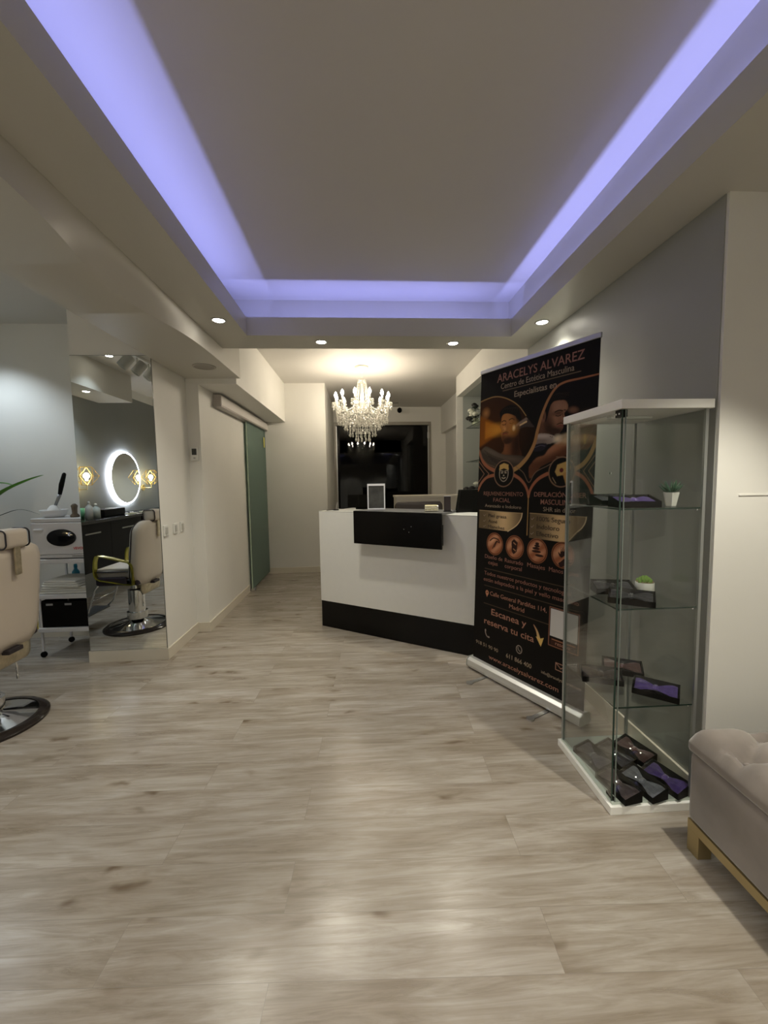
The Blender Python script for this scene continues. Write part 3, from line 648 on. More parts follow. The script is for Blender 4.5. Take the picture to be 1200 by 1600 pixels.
towel = [(.02, 1.55), (.06, 1.572), (.113, 1.555), (.203, 1.514), (.297, 1.50), (.38, 1.489), (.41, 1.46), (.30, 1.39), (.1, 1.40), (.0, 1.48)]
spoly(towel, (.060, .045, .034), 1, 2, cl); shade(towel, [(.12, 1.53, .10, .02, (.17, .13, .09), .8, .8, -.35), (.28, 1.48, .10, .016, (.14, .10, .07), .8, .8, -.2)], cl)
for q in range(4): stroke([(.05+q*.02, 1.545-q*.02), (.14+q*.02, 1.50-q*.02), (.26+q*.02, 1.465-q*.015)], .004, (.02, .014, .01), .7)
gun = [(.304, 1.678), (.317, 1.692), (.36, 1.712), (.415, 1.737), (.458, 1.76), (.466, 1.666), (.392, 1.667), (.324, 1.657)]
spoly(gun, (.055, .04, .035), 1, 1, cl); poly([(.315, 1.690), (.415, 1.733), (.43, 1.72), (.32, 1.676)], (.26, .18, .13), .9, 2, cl); poly([(.345, 1.686), (.348, 1.677), (.405, 1.695), (.402, 1.706)], (.80, .55, .28), .95, 1, cl)
ell(.300, 1.672, .030, .034, (.75, .32, .05), .6, .95, clip=cl); ell(.302, 1.672, .010, .014, (1.0, .75, .35), 1, .7, clip=cl)
# right picture
capR = [(.86, 1.87), (.70, 1.875), (.60, 1.865), (.545, 1.80), (.50, 1.70), (.475, 1.60), (.43, 1.48), (.36, 1.42), (.43, 1.33), (.52, 1.42), (.57, 1.44), (.66, 1.47), (.75, 1.42), (.86, 1.56)]
cr = blur(pip(capR), 1)
mixc(cr, (.006, .0045, .0045))
sho = [(.72, 1.70), (.80, 1.665), (.867, 1.63), (.875, 1.50), (.80, 1.50), (.74, 1.56)]
spoly(sho, (.12, .065, .035), .9, 8, cr); ell(.80, 1.60, .07, .07, (.22, .14, .075), .8, .8, clip=cr)
arm = [(.43, 1.42), (.48, 1.47), (.537, 1.485), (.567, 1.518), (.628, 1.555), (.70, 1.580), (.80, 1.585), (.87, 1.55), (.82, 1.51), (.746, 1.495), (.661, 1.470), (.57, 1.43), (.50, 1.37), (.44, 1.35)]
spoly(arm, (.15, .055, .024), 1, 2, cr); shade(arm, [(.60, 1.525, .10, .028, (.42, .18, .09), .9, .8, .42), (.76, 1.56, .10, .022, (.55, .34, .17), .8, .8, .05), (.60, 1.45, .14, .03, (.06, .022, .01), .7, .8, .35)], cr, 3)
nk = [(.470, 1.72), (.519, 1.70), (.575, 1.62), (.52, 1.56), (.46, 1.58)]
spoly(nk, (.06, .026, .015), 1, 3, cr); ell(.51, 1.64, .022, .06, (.16, .07, .04), .7, .9, clip=cr)
f2 = [(.594, 1.790), (.655, 1.785), (.677, 1.765), (.682, 1.736), (.672, 1.716), (.671, 1.703), (.682, 1.682), (.687, 1.672), (.676, 1.664), (.668, 1.661), (.670, 1.650), (.663, 1.643), (.668, 1.632), (.656, 1.615), (.640, 1.600), (.600, 1.604), (.560, 1.625), (.529, 1.660), (.512, 1.70), (.524, 1.754), (.555, 1.78)]
f2 = [(x-.012 if z < 1.73 else x, z) for x, z in f2]
spoly(f2, (.19, .085, .045), 1, 1, cr)
shade(f2, [(.62, 1.75, .05, .05, (.36, .19, .115), .9, .8), (.60, 1.685, .04, .045, (.34, .165, .095), .8, .8), (.662, 1.70, .014, .045, (.42, .22, .13), .7, .8), (.545, 1.68, .03, .08, (.07, .03, .018), .9, .9), (.605, 1.615, .06, .026, (.035, .018, .012), .95, .45, -.25), (.565, 1.64, .03, .04, (.04, .02, .012), .85, .7), (.622, 1.718, .035, .012, (.07, .03, .018), .8, .7)], cr)
spoly([(.505, 1.735), (.512, 1.785), (.545, 1.822), (.60, 1.848), (.66, 1.842), (.70, 1.805), (.688, 1.772), (.66, 1.788), (.61, 1.795), (.575, 1.778), (.560, 1.745), (.548, 1.70), (.535, 1.68), (.528, 1.72)], (.005, .0035, .003), 1, 1, cr)
for q in range(8): stroke([(.56+q*.014, 1.80), (.585+q*.014, 1.826), (.625+q*.008, 1.832-q*.004)], .003, (.025, .016, .012), .8)
ell(.523, 1.712, .014, .030, (.24, .11, .065), 1, .35, clip=cr); ell(.525, 1.712, .006, .018, (.08, .035, .02), .9, .6, clip=cr)
stroke([(.600, 1.727), (.625, 1.733), (.648, 1.727)], .007, (.012, .007, .005), .95); stroke([(.658, 1.730), (.668, 1.728)], .006, (.012, .007, .005), .9)
stroke([(.606, 1.706), (.622, 1.701), (.640, 1.705)], .005, (.015, .008, .005), .95)
stroke([(.648, 1.712), (.655, 1.690), (.664, 1.676), (.650, 1.668)], .005, (.09, .04, .022), .85); stroke([(.616, 1.655), (.640, 1.660), (.656, 1.655)], .006, (.03, .016, .01), .85)
stroke([(.618, 1.643), (.638, 1.645), (.655, 1.641)], .008, (.20, .065, .045), .95)
ell(.715, 1.722, .028, .016, (.20, .095, .055), .9, .5, -.2, clip=cr)
dev = [(.440, 1.60), (.474, 1.612), (.520, 1.614), (.563, 1.606), (.603, 1.588), (.612, 1.571), (.603, 1.555), (.55, 1.547), (.49, 1.545), (.44, 1.555)]
spoly(dev, (.22, .17, .145), 1, 1, cr); shade(dev, [(.52, 1.598, .09, .014, (.52, .43, .37), .95, .7, -.1), (.585, 1.57, .03, .02, (.40, .33, .27), .8, .8)], cr)
for q in range(2): ell(.575+q*.012, 1.590-q*.004, .003, .003, (.03, .02, .02), 1, .3)
spoly([(.445, 1.548), (.50, 1.556), (.549, 1.552), (.552, 1.535), (.52, 1.512), (.46, 1.515)], (.018, .016, .025), 1, 1, cr); stroke([(.47, 1.535), (.51, 1.544), (.54, 1.538)], .004, (.12, .10, .14), .8)
poly([(.608, 1.585), (.608, 1.560), (.70, 1.54), (.73, 1.61)], (.65, .50, .30), .7, 12, clip=cr); ell(.622, 1.572, .02, .018, (.95, .82, .60), .8, .9, clip=cr)
# framing curves
stroke([(0, 1.885), (.05, 1.893), (.12, 1.898), (.19, 1.885), (.27, 1.85), (.34, 1.80), (.395, 1.735)], .008, GOLD, 1, .005)
stroke([(.858, 1.885), (.75, 1.885), (.66, 1.885), (.60, 1.865), (.55, 1.805), (.51, 1.72), (.485, 1.64), (.465, 1.56), (.42, 1.485), (.36, 1.43), (.31, 1.405)], .008, COP, 1, .030, col2=GOLD)
stroke([(0, 1.545), (.04, 1.47), (.09, 1.43), (.15, 1.405)], .020, COP, 1, .026); stroke([(0, 1.56), (.03, 1.50), (.08, 1.455), (.15, 1.43)], .004, (.2, .12, .07))
stroke([(0, 1.27), (.03, 1.32), (.08, 1.36), (.15, 1.375)], .016, COP, 1, .022)
stroke([(0, 1.475), (.055, 1.42), (.10, 1.385), (.055, 1.345), (0, 1.29)], .005, (.28, .15, .09), sp=False); stroke([(0, 1.44), (.055, 1.385), (0, 1.325)], .005, (.28, .15, .09), sp=False)
stroke([(.31, 1.375), (.36, 1.35), (.40, 1.315), (.425, 1.275), (.435, 1.235)], .022, COP, 1, .014); stroke([(.565, 1.375), (.51, 1.35), (.47, 1.315), (.445, 1.275), (.435, 1.235)], .022, COP, 1, .014)
stroke([(.435, 1.245), (.435, 1.00)], .006, GOLD, 1, .002, sp=False)
stroke([(.33, 1.425), (.39, 1.385), (.435, 1.325), (.48, 1.385), (.56, 1.42), (.60, 1.44)], .004, (.22, .14, .09))
stroke([(.745, 1.40), (.79, 1.425), (.83, 1.48), (.86, 1.56)], .026, GOLD, 1, .02); stroke([(.745, 1.375), (.79, 1.35), (.83, 1.30), (.858, 1.235)], .022, COP, 1, .014)
stroke([(.86, 1.475), (.79, 1.385), (.86, 1.29)], .004, (.28, .17, .1), sp=False); stroke([(.86, 1.44), (.82, 1.385), (.86, 1.33)], .004, (.28, .17, .1), sp=False)
stroke([(.62, 1.47), (.72, 1.47), (.80, 1.54), (.858, 1.66)], .003, (.25, .18, .12))
for cx in (.231, .657):
    ell(cx, 1.383, .086, .088, (.26, .15, .09), 1, .02); ell(cx, 1.383, .079, .081, DK, 1, .02)
# mask icon
ell(.231, 1.385, .040, .055, (.42, .36, .28), 1, .03); ell(.231, 1.383, .034, .048, DK, 1, .03)
poly([(.190, 1.405), (.195, 1.44), (.231, 1.452), (.268, 1.44), (.272, 1.405), (.231, 1.418)], (.62, .40, .13), 1, 1)
for s_ in (-1, 1): ell(.231+s_*.015, 1.388, .010, .004, (.5, .42, .3)); stroke([(.231+s_*.006, 1.398), (.231+s_*.026, 1.402)], .005, (.5, .42, .3))
stroke([(.217, 1.357), (.231, 1.352), (.245, 1.357)], .007, (.5, .42, .3)); ell(.231, 1.371, .006, .005, (.5, .42, .3))
# laser gun icon
poly([(.615, 1.385), (.63, 1.425), (.70, 1.445), (.715, 1.405), (.70, 1.37), (.63, 1.36)], (.55, .36, .12), 1, 1); poly([(.665, 1.375), (.70, 1.385), (.715, 1.31), (.69, 1.305)], (.50, .28, .09), 1, 1)
ell(.657, 1.393, .013, .013, (.12, .02, .02)); 
for q in range(3): stroke([(.600+q*.008, 1.352-q*.012), (.612+q*.006, 1.335-q*.008)], .003, (.5, .36, .2), sp=False)
# gold cards
def card(x0, x1, z0, z1):
    m = pip([(x0, z0), (x0, z1), (x1, z1), (x1-.006, z1-.03), (x1-.025, z1-.062), (x1-.055, z1-.09), (x1-.11, z0)])
    sh = .22+1.0*np.exp(-((X-(x0+.60*(x1-x0)))/(.24*(x1-x0)))**2)
    for k, c in enumerate((.60, .42, .22)): img[..., k] = img[..., k]*(1-m)+m*c*sh
    stroke([(x0, z1), (x1, z1)], .004, (.45, .33, .18), sp=False); stroke([(x1, z1), (x1-.006, z1-.03), (x1-.025, z1-.062), (x1-.055, z1-.09), (x1-.11, z0)], .006, (.75, .58, .34))
card(.02, .392, 1.008, 1.132); card(.452, .82, .985, 1.137)
# copper coins
for cx in (.172, .342, .513, .687):
    ell(cx, .912, .073, .076, (.30, .11, .05), 1, .02); ell(cx, .912, .068, .071, (.03, .01, .006), 1, .02); ell(cx, .912, .064, .067, (.34, .12, .055), 1, .02)
    cm = (np.hypot(X-cx, Z-.912) < .063).astype(float)
    ell(cx-.018, .935, .050, .016, (.85, .47, .27), .7, .8, rot=.7, clip=cm); ell(cx+.018, .888, .050, .013, (.75, .38, .21), .6, .8, rot=.7, clip=cm)
D2 = (.03, .012, .01)
stroke([(.13, .93), (.16, .95), (.20, .945), (.215, .925)], .008, D2); stroke([(.155, .88), (.185, .93), (.205, .925)], .007, D2); stroke([(.19, .93), (.17, .89)], .006, D2)
poly([(.315, .945), (.335, .965), (.365, .945), (.36, .885), (.335, .865), (.32, .88)], D2, 1, 1); stroke([(.333, .94), (.35, .93)], .006, (.5, .25, .12)); stroke([(.333, .90), (.35, .89)], .006, (.5, .25, .12))
for r_q, z_q, x_q in ((.030, .886, .53), (.033, .908, .508), (.026, .926, .505), (.020, .942, .512), (.014, .956, .513)): ell(x_q, z_q, r_q, .008, D2, 1, .1)
poly([(.655, .93), (.665, .905), (.68, .895), (.70, .91), (.712, .955), (.70, .93), (.70, .965), (.692, .925), (.688, .97), (.682, .925), (.675, .96), (.672, .915)], D2, 1, 0)
poly([(.66, .86), (.70, .895), (.735, .89), (.725, .88), (.745, .873), (.72, .868), (.74, .855), (.705, .855), (.675, .84)], D2, 1, 0)
LN = (.11, .075, .045)
for z, x1 in ((.733, .80), (.615, .80), (.490, .615)): stroke([(.09, z), (x1, z)], .0035, LN, sp=False)
stroke([(.20, 1.923), (.75, 1.923)], .0035, (.25, .18, .11), sp=False)
ell(.117, .568, .014, .016, (.55, .24, .13)); poly([(.105, .562), (.129, .562), (.117, .538)], (.55, .24, .13), 1, 0); ell(.117, .569, .005, .006, DK)
# white card (its code is left blank), caption bar
poly([(.624, .430), (.624, .590), (.800, .590), (.800, .430)], (.62, .60, .58), 1, 0)
stroke([(.618, .598), (.806, .598), (.806, .372), (.618, .372), (.618, .598)], .005, (.30, .13, .08), sp=False); poly([(.63, .378), (.63, .420), (.795, .420), (.795, .378)], (.045, .018, .012), 1, 0)
stroke([(.64, .412), (.785, .412)], .004, (.5, .22, .12), sp=False)
# arrow, phone, message and mail icons
stroke([(.51, .458), (.535, .425), (.55, .385)], .004, (.5, .25, .15), 1, .022, col2=(.7, .5, .2)); poly([(.528, .393), (.566, .340), (.585, .40), (.556, .385)], (.75, .50, .16), 1, 0)
stroke([(.112, .305), (.114, .285), (.128, .265), (.145, .262)], .007, (.35, .28, .24)); ell(.113, .302, .006, .009, (.35, .28, .24)); ell(.144, .263, .009, .006, (.35, .28, .24))
ell(.406, .267, .024, .027, (.38, .31, .26), 1, .03); ell(.406, .267, .019, .022, DK, 1, .03); stroke([(.398, .278), (.40, .266), (.414, .257)], .005, (.38, .31, .26))
stroke([(.672, .283), (.738, .283), (.738, .243), (.672, .243), (.672, .283)], .004, (.45, .24, .17), sp=False); stroke([(.672, .283), (.705, .258), (.738, .283)], .004, (.45, .24, .17), sp=False)
def print_mat():
    m = bpy.data.materials.new('printed vinyl'); m.use_nodes = True; nt = m.node_tree; b = nt.nodes['Principled BSDF']; a = nt.nodes.new('ShaderNodeVertexColor'); a.layer_name = 'print'
    nt.links.new(a.outputs[0], b.inputs['Base Color']); b.inputs['Roughness'].default_value = .55; b.inputs['Specular IOR Level'].default_value = .15; return m
me = bpy.data.meshes.new('printed_sheet')
vv = np.zeros((NZ*NX*1, 3), np.float32); vv[:, 0] = X.ravel(); vv[:, 2] = Z.ravel(); vv[:, 1] = 0
i0 = (np.arange(NZ-1)[:, None]*NX+np.arange(NX-1)[None, :]).ravel(); quads = np.stack([i0, i0+1, i0+NX+1, i0+NX], 1)
me.vertices.add(len(vv)); me.vertices.foreach_set('co', vv.ravel()); me.loops.add(quads.size); me.loops.foreach_set('vertex_index', quads.ravel().astype(np.int32))
me.polygons.add(len(quads)); me.polygons.foreach_set('loop_start', np.arange(0, quads.size, 4, dtype=np.int32)); me.update(calc_edges=True)
ca_ = me.color_attributes.new('print', 'FLOAT_COLOR', 'POINT'); rgba = np.ones((NZ*NX, 4), np.float32); rgba[:, :3] = img.reshape(-1, 3); ca_.data.foreach_set('color', rgba.ravel())
me.materials.append(print_mat())
panel = obj('banner_panel', B(0, BW, .0006, .0020, Z0, BH-.015), mat('banner backing', (.5, .5, .5), .6), bt, rot=(-lean, 0, 0))
po = bpy.data.objects.new('printed_sheet', me); COL.objects.link(po); po.parent = panel
def ink(n, c): return mat('ink '+n, c, .45)
K1, K2, K3, K4 = ink('rose', (.30, .135, .095)), ink('tan', (.34, .26, .18)), ink('copper', (.40, .19, .125)), ink('dark', (.05, .032, .02))
def tx(body, s0, s1, z, cap, m=K2, bold=.0, shear=0):
    text('lettering', body, m, panel, s0, z, s1-s0, cap/.70, bold=bold)
tx('ARACELYS ALVAREZ', .150, .770, 1.985, .052, K1, .0006); tx('Centro de Estética Masculina', .184, .712, 1.936, .036, K2); tx('Especialistas en', .299, .603, 1.866, .036, K2, .0004)
tx('REJUVENECIMIENTO', .058, .395, 1.238, .026, K1); tx('FACIAL', .149, .294, 1.196, .027, K1); tx('Avanzado e Indoloro', .073, .384, 1.158, .021, K2)
for i, s in enumerate(('Piel grasa', 'Acné', 'Manchas')): tx(s, .108, .108+(.160, .082, .146)[i], (1.090, 1.052, 1.015)[i], .023, K4); tx('\u2713', .062, .085, (1.090, 1.052, 1.015)[i], .022, K2)
tx('DEPILACIÓN LÁSER', .479, .816, 1.240, .027, K1, .0003); tx('MASCULINA', .527, .735, 1.195, .030, K1, .0003); tx('SHR sin dolor', .547, .757, 1.154, .026, K2)
for i, s in enumerate(('100% Seguro', 'Indoloro', 'Efectivo')): tx(s, .505, .505+(.222, .155, .150)[i], (1.093, 1.046, 1.003)[i], .028, K4); tx('\u2713', .462, .486, (1.093, 1.046, 1.003)[i], .024, K2)
for s, a, b, z in (('Diseño de', .088, .246, .806), ('cejas', .122, .206, .768), ('Rasurado', .267, .414, .806), ('corporal', .268, .406, .768), ('Masajes', .447, .575, .806), ('Manos y pies', .603, .790, .806)): tx(s, a, b, z, .026, K1)
tx('Todos nuestros productos y tecnologías', .087, .750, .690, .026, K1); tx('están adaptados a la piel y vello masculino', .083, .800, .647, .026, K1)
tx('Calle General Pardiñas 114,', .147, .598, .557, .028, K3); tx('Madrid', .317, .437, .512, .028, K3)
tx('Escanea y', .164, .456, .426, .042, K3, .0004); tx('reserva tu cita', .101, .517, .350, .042, K3, .0004)
tx('918 51 90 90', .027, .234, .186, .024, K2); tx('611 866 400', .305, .506, .181, .028, K2, .0003); tx('info@aracelysalvarez.com', .578, .835, .184, .018, K2); tx('www.aracelysalvarez.com', .154, .697, .116, .030, K3)
tx('reserva', .665, .760, .385, .022, K3)
obj('top_rail', rbx(-.004, BW+.004, -.008, .008, BH-.0149, BH+.012, .003), ALU, bt, rot=(-lean, 0, 0))
bm = bmesh.new(); prof = [(-.045, .012), (-.050, .030), (-.045, .062), (-.025, .078), (.02, .078), (.04, .062), (.045, .03), (.04, .012)]
T = Matrix(((0, 0, 1, 0), (1, 0, 0, 0), (0, 1, 0, 0), (0, 0, 0, 1))); prism(bm, prof, -.01, BW+.01, T); obj('cassette', bm, mat('cassette silver', (.68, .68, .66), .35, .5), bt, bevel=.002)
for s0_ in (-.0135, BW+.0102):
    bm = bmesh.new(); prism(bm, [(x*1.06, z*1.04) for x, z in prof], s0_, s0_+.0033, T); obj('end_cap', bm, mat('cap plastic', (.42, .44, .40), .5), bt)
for s_ in (.17, .66):
    bm = bmesh.new(); bx(bm, s_-.012, s_+.012, -.19, .12, .0, .005); 
    lathe(bm, [(0, 0), (.022, 0), (.022, .007), (0, .007)], 14, c=(s_, -.19, 0)); obj('foot', bm, ALU, bt)
bm = bmesh.new(); tube(bm, [(BW*.5, .03, .07), (BW*.5, .055, 1.0), (BW*.5, .11, BH-.01)], .006, 8); obj('support_pole', bm, ALU, bt)

# ================================================================== DISPLAY CABINET
dc = thing('display_cabinet', 'tall glass display cabinet with white top and base beside the banner', 'display cabinet', (.984, 1.50, 0))
W_, D_, HH = .345, .425, 1.636
WHT = mat('cabinet white', (.88, .88, .85), .35)
obj('base', rbx(-.012, W_+.004, -.012, D_+.005, .0, .034, .002), WHT, dc)
obj('base_tray', B(0, W_-.008, 0, D_-.008, .0345, .045), mat('tray mint', (.55, .62, .56), .4), dc)
tp = obj('top', rbx(-.012, W_+.004, -.012, D_+.005, HH-.034, HH, .002), WHT, dc)
g = .005; zz = (.0455, HH-.0345)
obj('front_glass', B(.014, W_-.02, 0, g, *zz), CLEAR, dc); obj('side_glass', B(W_-.013, W_-.008, .01, D_-.02, *zz), CLEAR, dc)
obj('rear_glass', B(.014, W_-.02, D_-.013, D_-.008, *zz), CLEAR, dc); door = obj('glass_door', B(0, g, .010, D_-.025, .056, HH-.045), CLEAR, dc)
for nm, x0, x1, y0, y1 in (('glass_edge', .0115, .0138, -.0005, .0055), ('door_edge', -.0005, .0055, .0065, .0098), ('glass_edge', .0115, .0138, D_-.0135, D_-.0075), ('glass_edge', -.0005, .0055, D_-.0248, D_-.0215)):
    obj(nm, B(x0, x1, y0, y1, .046, HH-.035), GLEDGE if nm == 'door_edge' else mat('clear edge', (.22, .26, .24), .15, spec=.8), dc)
POST = mat('post grey', (.40, .42, .41), .3, .6)
obj('corner_post', B(W_-.0195, W_-.008, -.0005, .0095, *zz), POST, dc); obj('corner_post', B(W_-.0195, W_-.008, D_-.0195, D_-.0075, *zz), POST, dc); obj('corner_post', B(0, .011, D_-.0210, D_-.0075, *zz), POST, dc)
hb = obj('hinge', B(-.0012, .022, .007, .045, HH-.062, HH-.035), BLKM, dc); obj('hinge', B(.0056, .016, .004+.003, .05, .0457, .058), BLKM, dc)
for y_ in (.016, .034): obj('hinge_screw', rbx(-.003, .0006, y_, y_+.007, HH-.053, HH-.046, .001), CHROME, dc)
obj('lock', B(-.004, -.0003, .06, .068, 1.36, 1.368), CHROME, dc)
obj('lamp_bar', rbx(.06, .24, .17, .20, HH-.046, HH-.0345, .003), mat('lamp bar', (.6, .62, .6), .3), dc)
for z in (1.228, .837, .439):
    o = obj('shelf', B(.0062, W_-.021, .0062, D_-.0215, z-.006, z), CLEAR, dc); obj('shelf_edge', B(.0062, W_-.021, .0048+.0006, .0060, z-.006, z), GLEDGE, o); obj('shelf_edge', B(.0054, .0060, .0062, D_-.0215, z-.006, z), GLEDGE, o)
    for x, y in ((.0145, .012), (W_-.03, .012), (W_-.03, D_-.03), (.0145, D_-.03)):
        bm = bmesh.new(); lathe(bm, [(0, -.012), (.004, -.012), (.004, -.0065), (0, -.0065)], 8, c=(x, y, z)); obj('shelf_pin', bm, CHROME, dc)

# gift boxes with satin bow ties
FILM = glass_mat('box film', (.93, .93, .93), .11)
def satin(col): return mat('satin %.2f %.2f %.2f' % col, col, .32, sheen=.6, noise=.25, nscale=60)
def giftbox(name, lb, x, y, z, rz, col, L=.165, Wd=.082, Hh=.042):
    t = thing(name, lb, 'gift box', (x, y, z), rz, 'bow tie gift boxes in the glass cabinet')
    k = .003; h0, h1 = .024, .048     # low front, high back
    def ht(v): return h0+(h1-h0)*(v/Wd+.5)
    bm = bmesh.new(); bx(bm, -L/2, L/2, -Wd/2, Wd/2, 0, .004)
    bx(bm, -L/2, L/2, -Wd/2, -Wd/2+k, .004, h0); bx(bm, -L/2, L/2, Wd/2-k, Wd/2, .004, h1)
    for x0 in (-L/2, L/2-k):
        q = bx(bm, x0, x0+k, -Wd/2+k, Wd/2-k, .004, h0)
        for v in q[4:]: v.co.z = ht(v.co.y)
    obj('tray', bm, BLKM, t)
    m = satin(col)
    bm = bmesh.new(); n = 14; top = []
    for i in range(n+1):
        u = -1+2*i/n; hw = (.010+.026*min(1, abs(u)*1.3))*Wd/.082; row = []
        for j in range(9):
            v = -1+2*j/8; yy = v*hw; row.append(bm.verts.new((u*(L/2-.008), yy, ht(yy)-.008+.005*abs(math.sin(u*PI))+.0022*math.cos(v*PI*3)*(1.3-abs(u)))))
        top.append(row)
    for i in range(n):
        for j in range(8): bm.faces.new((top[i][j], top[i+1][j], top[i+1][j+1], top[i][j+1]))
    bmesh.ops.solidify(bm, geom=bm.faces[:], thickness=.003)
    bow = obj('bow_tie', bm, m, t, True)
    bm = bmesh.new(); q = bx(bm, -.010, .010, -.013, .013, .022, .036)
    for v in q: v.co.z += (h1-h0)*v.co.y/Wd
    bmesh.ops.bevel(bm, geom=bm.edges[:], offset=.004, segments=2, affect='EDGES'); obj('knot', bm, m, bow, True)
    bm = bmesh.new(); rows = []
    for j in range(9):
        v = -1+2*j/8; rows.append([bm.verts.new((x_, v*Wd/2, ht(v*Wd/2)+.0008+.009*(1-v*v))) for x_ in (-L/2, -L/2+.01, L/2-.01, L/2)])
    for r_ in rows: r_[0].co.z -= .003; r_[3].co.z -= .003
    for j in range(8):
        for i in range(3): bm.faces.new((rows[j][i], rows[j][i+1], rows[j+1][i+1], rows[j+1][i]))
    obj('clear_lid', bm, FILM, t, True)
PUR, GRY, BRN, SIL, DKG, MAU = (.20, .12, .50), (.13, .13, .145), (.20, .10, .09), (.34, .36, .41), (.09, .09, .105), (.16, .12, .12)
ZT = .0452; R_ = math.radians
for a in [
 ('silver bow tie gift box at the left of the top cabinet shelf', 1.075, 1.69, 1.2285, R_(5), SIL),
 ('purple bow tie gift box in front on the top cabinet shelf', 1.09, 1.575, 1.2285, R_(-4), PUR),
 ('charcoal bow tie gift box at the back of the second cabinet shelf', 1.115, 1.735, .8375, R_(-12), GRY),
 ('dark blue-grey bow tie gift box at the front of the second cabinet shelf', 1.09, 1.575, .8375, R_(-35), DKG),
 ('mauve bow tie gift box at the left of the third cabinet shelf', 1.065, 1.725, .4395, R_(-22), MAU),
 ('brown bow tie gift box at the back of the third cabinet shelf', 1.205, 1.79, .4395, R_(-28), BRN),
 ('bright purple bow tie gift box at the front of the third cabinet shelf', 1.215, 1.585, .4395, R_(-40), PUR),
 ('grey bow tie gift box, left in the rear row on the cabinet base', 1.045, 1.74, ZT, R_(-80), GRY),
 ('dark slate gift box in the middle of the rear row on the cabinet base', 1.152, 1.745, ZT, R_(-78), DKG),
 ('red-brown bow tie gift box, right in the rear row on the cabinet base', 1.258, 1.765, ZT, R_(-74), BRN),
 ('brown-grey gift box at the left end of the front row on the cabinet base', 1.05, 1.565, ZT, R_(-80), MAU),
 ('silver-grey bow tie gift box in the middle of the front row on the cabinet base', 1.158, 1.568, ZT, R_(-76), SIL),
 ('violet bow tie gift box, right in the front row on the cabinet base', 1.266, 1.58, ZT, R_(-72), PUR)]:
    giftbox('bow_tie_box', *a)
# two small plants in the cabinet
GRN, GRN2 = mat('aloe green', (.035, .09, .05), .45), mat('succulent green', (.20, .34, .06), .5)
POT = mat('white pot', (.78, .78, .74), .4)
t = thing('potted_aloe', 'small spiky aloe in a tapered white pot on the top cabinet shelf', 'plant', (1.262, 1.60, 1.2285))
bm = bmesh.new(); lathe(bm, [(0, 0), (.019, 0), (.030, .055), (.027, .055), (.024, .05), (0, .048)], 6); obj('pot', bm, POT, t)
bm = bmesh.new()
for k in range(16):
    a = k*2.4; tl = .3+.75*(k/16); L_ = .055; d = Vector((math.cos(a)*math.cos(1.5-tl), math.sin(a)*math.cos(1.5-tl), math.sin(1.5-tl)))
    tube(bm, [Vector((0, 0, .048)), Vector((0, 0, .048))+d*L_*.5, Vector((0, 0, .05))+d*L_+Vector((0, 0, .004))], [.005, .0045, .0006], 5)
obj('leaves', bm, GRN, t, True)
t = thing('potted_succulent', 'yellow-green succulent in a round white pot on the second cabinet shelf', 'plant', (1.235, 1.70, .8375))
bm = bmesh.new(); lathe(bm, [(0, 0), (.034, 0), (.037, .01), (.037, .05), (.034, .052), (.033, .046), (0, .044)], 20); obj('pot', bm, POT, t, True)
bm = bmesh.new()
for k in range(26):
    a = k*2.4; rr = .006+.024*(k/26); ball(bm, (rr*math.cos(a), rr*math.sin(a), .052+.016*(1-k/26)), .0085, sx=1, sy=.8, sz=1.5, seg=8)
obj('rosette', bm, GRN2, t, True)
bm = bmesh.new()
for k in range(18): a = 2*PI*k/18; ball(bm, (.030*math.cos(a), .030*math.sin(a), .052), .0055, seg=6)
obj('pebbles', bm, mat('pebbles', (.35, .25, .15), .7), t, True)

# ================================================================== OTTOMAN
ot = thing('tufted_ottoman', 'grey-taupe velvet tufted storage ottoman on gold feet in the right foreground', 'ottoman', (1.155, 1.335, 0), math.radians(-1.5))
VEL = mat('velvet taupe', (.215, .185, .165), .8, sheen=.5, noise=.28, nscale=5, bump=.05)
GM = mat('satin gold', (.42, .33, .17), .4, .7)
OL, OW = 1.15, .95   # towards camera, into the alcove
bm = rbx(0, OW, -OL, 0, .118, .372, .02, 3); obj('body', bm, VEL, ot, True)
# tufted lid
nx, ny = 80, 100; bm = bmesh.new(); V = []
btn = []
for i in range(-1, 7):
    for j in range(-1, 14):
        btn.append((.075+i*.29+(.145 if j % 2 == 0 else 0), -.055-j*.095))
def hgt(x, y):
    e = min(x, OW-x, -y, OL+y); e_ = min(max(e, 0)/.05, 1); rim = math.sqrt(max(0, 1-(1-e_)**2))
    d = min(math.hypot(x-a, y-b) for a, b in btn if abs(x-a) < .3 and abs(y-b) < .3)
    ds = sorted(math.hypot(x-a, y-b) for a, b in btn if abs(x-a) < .3 and abs(y-b) < .3)
    # seams run from button to button
    fa, fb = (x-.075)/.29, (-y-.15)/.19; cr_ = min((fa+fb) % 1, 1-(fa+fb) % 1); cs_ = min((fa-fb) % 1, 1-(fa-fb) % 1)
    seam = math.exp(-(min(cr_, cs_)/.09)**1.0)
    return .408+.066*rim-.052*math.exp(-(d/.040)**2)-.030*seam*rim
for j in range(ny+1):
    row = []
    for i in range(nx+1):
        x, y = OW*i/nx, -OL*j/ny; row.append(bm.verts.new((x, y, hgt(x, y))))
    V.append(row)
for j in range(ny):
    for i in range(nx): bm.faces.new((V[j][i], V[j][i+1], V[j+1][i+1], V[j+1][i]))
loop = [V[0][i] for i in range(nx+1)]+[V[j][nx] for j in range(1, ny+1)]+[V[ny][i] for i in range(nx-1, -1, -1)]+[V[j][0] for j in range(ny-1, 0, -1)]
prev = loop
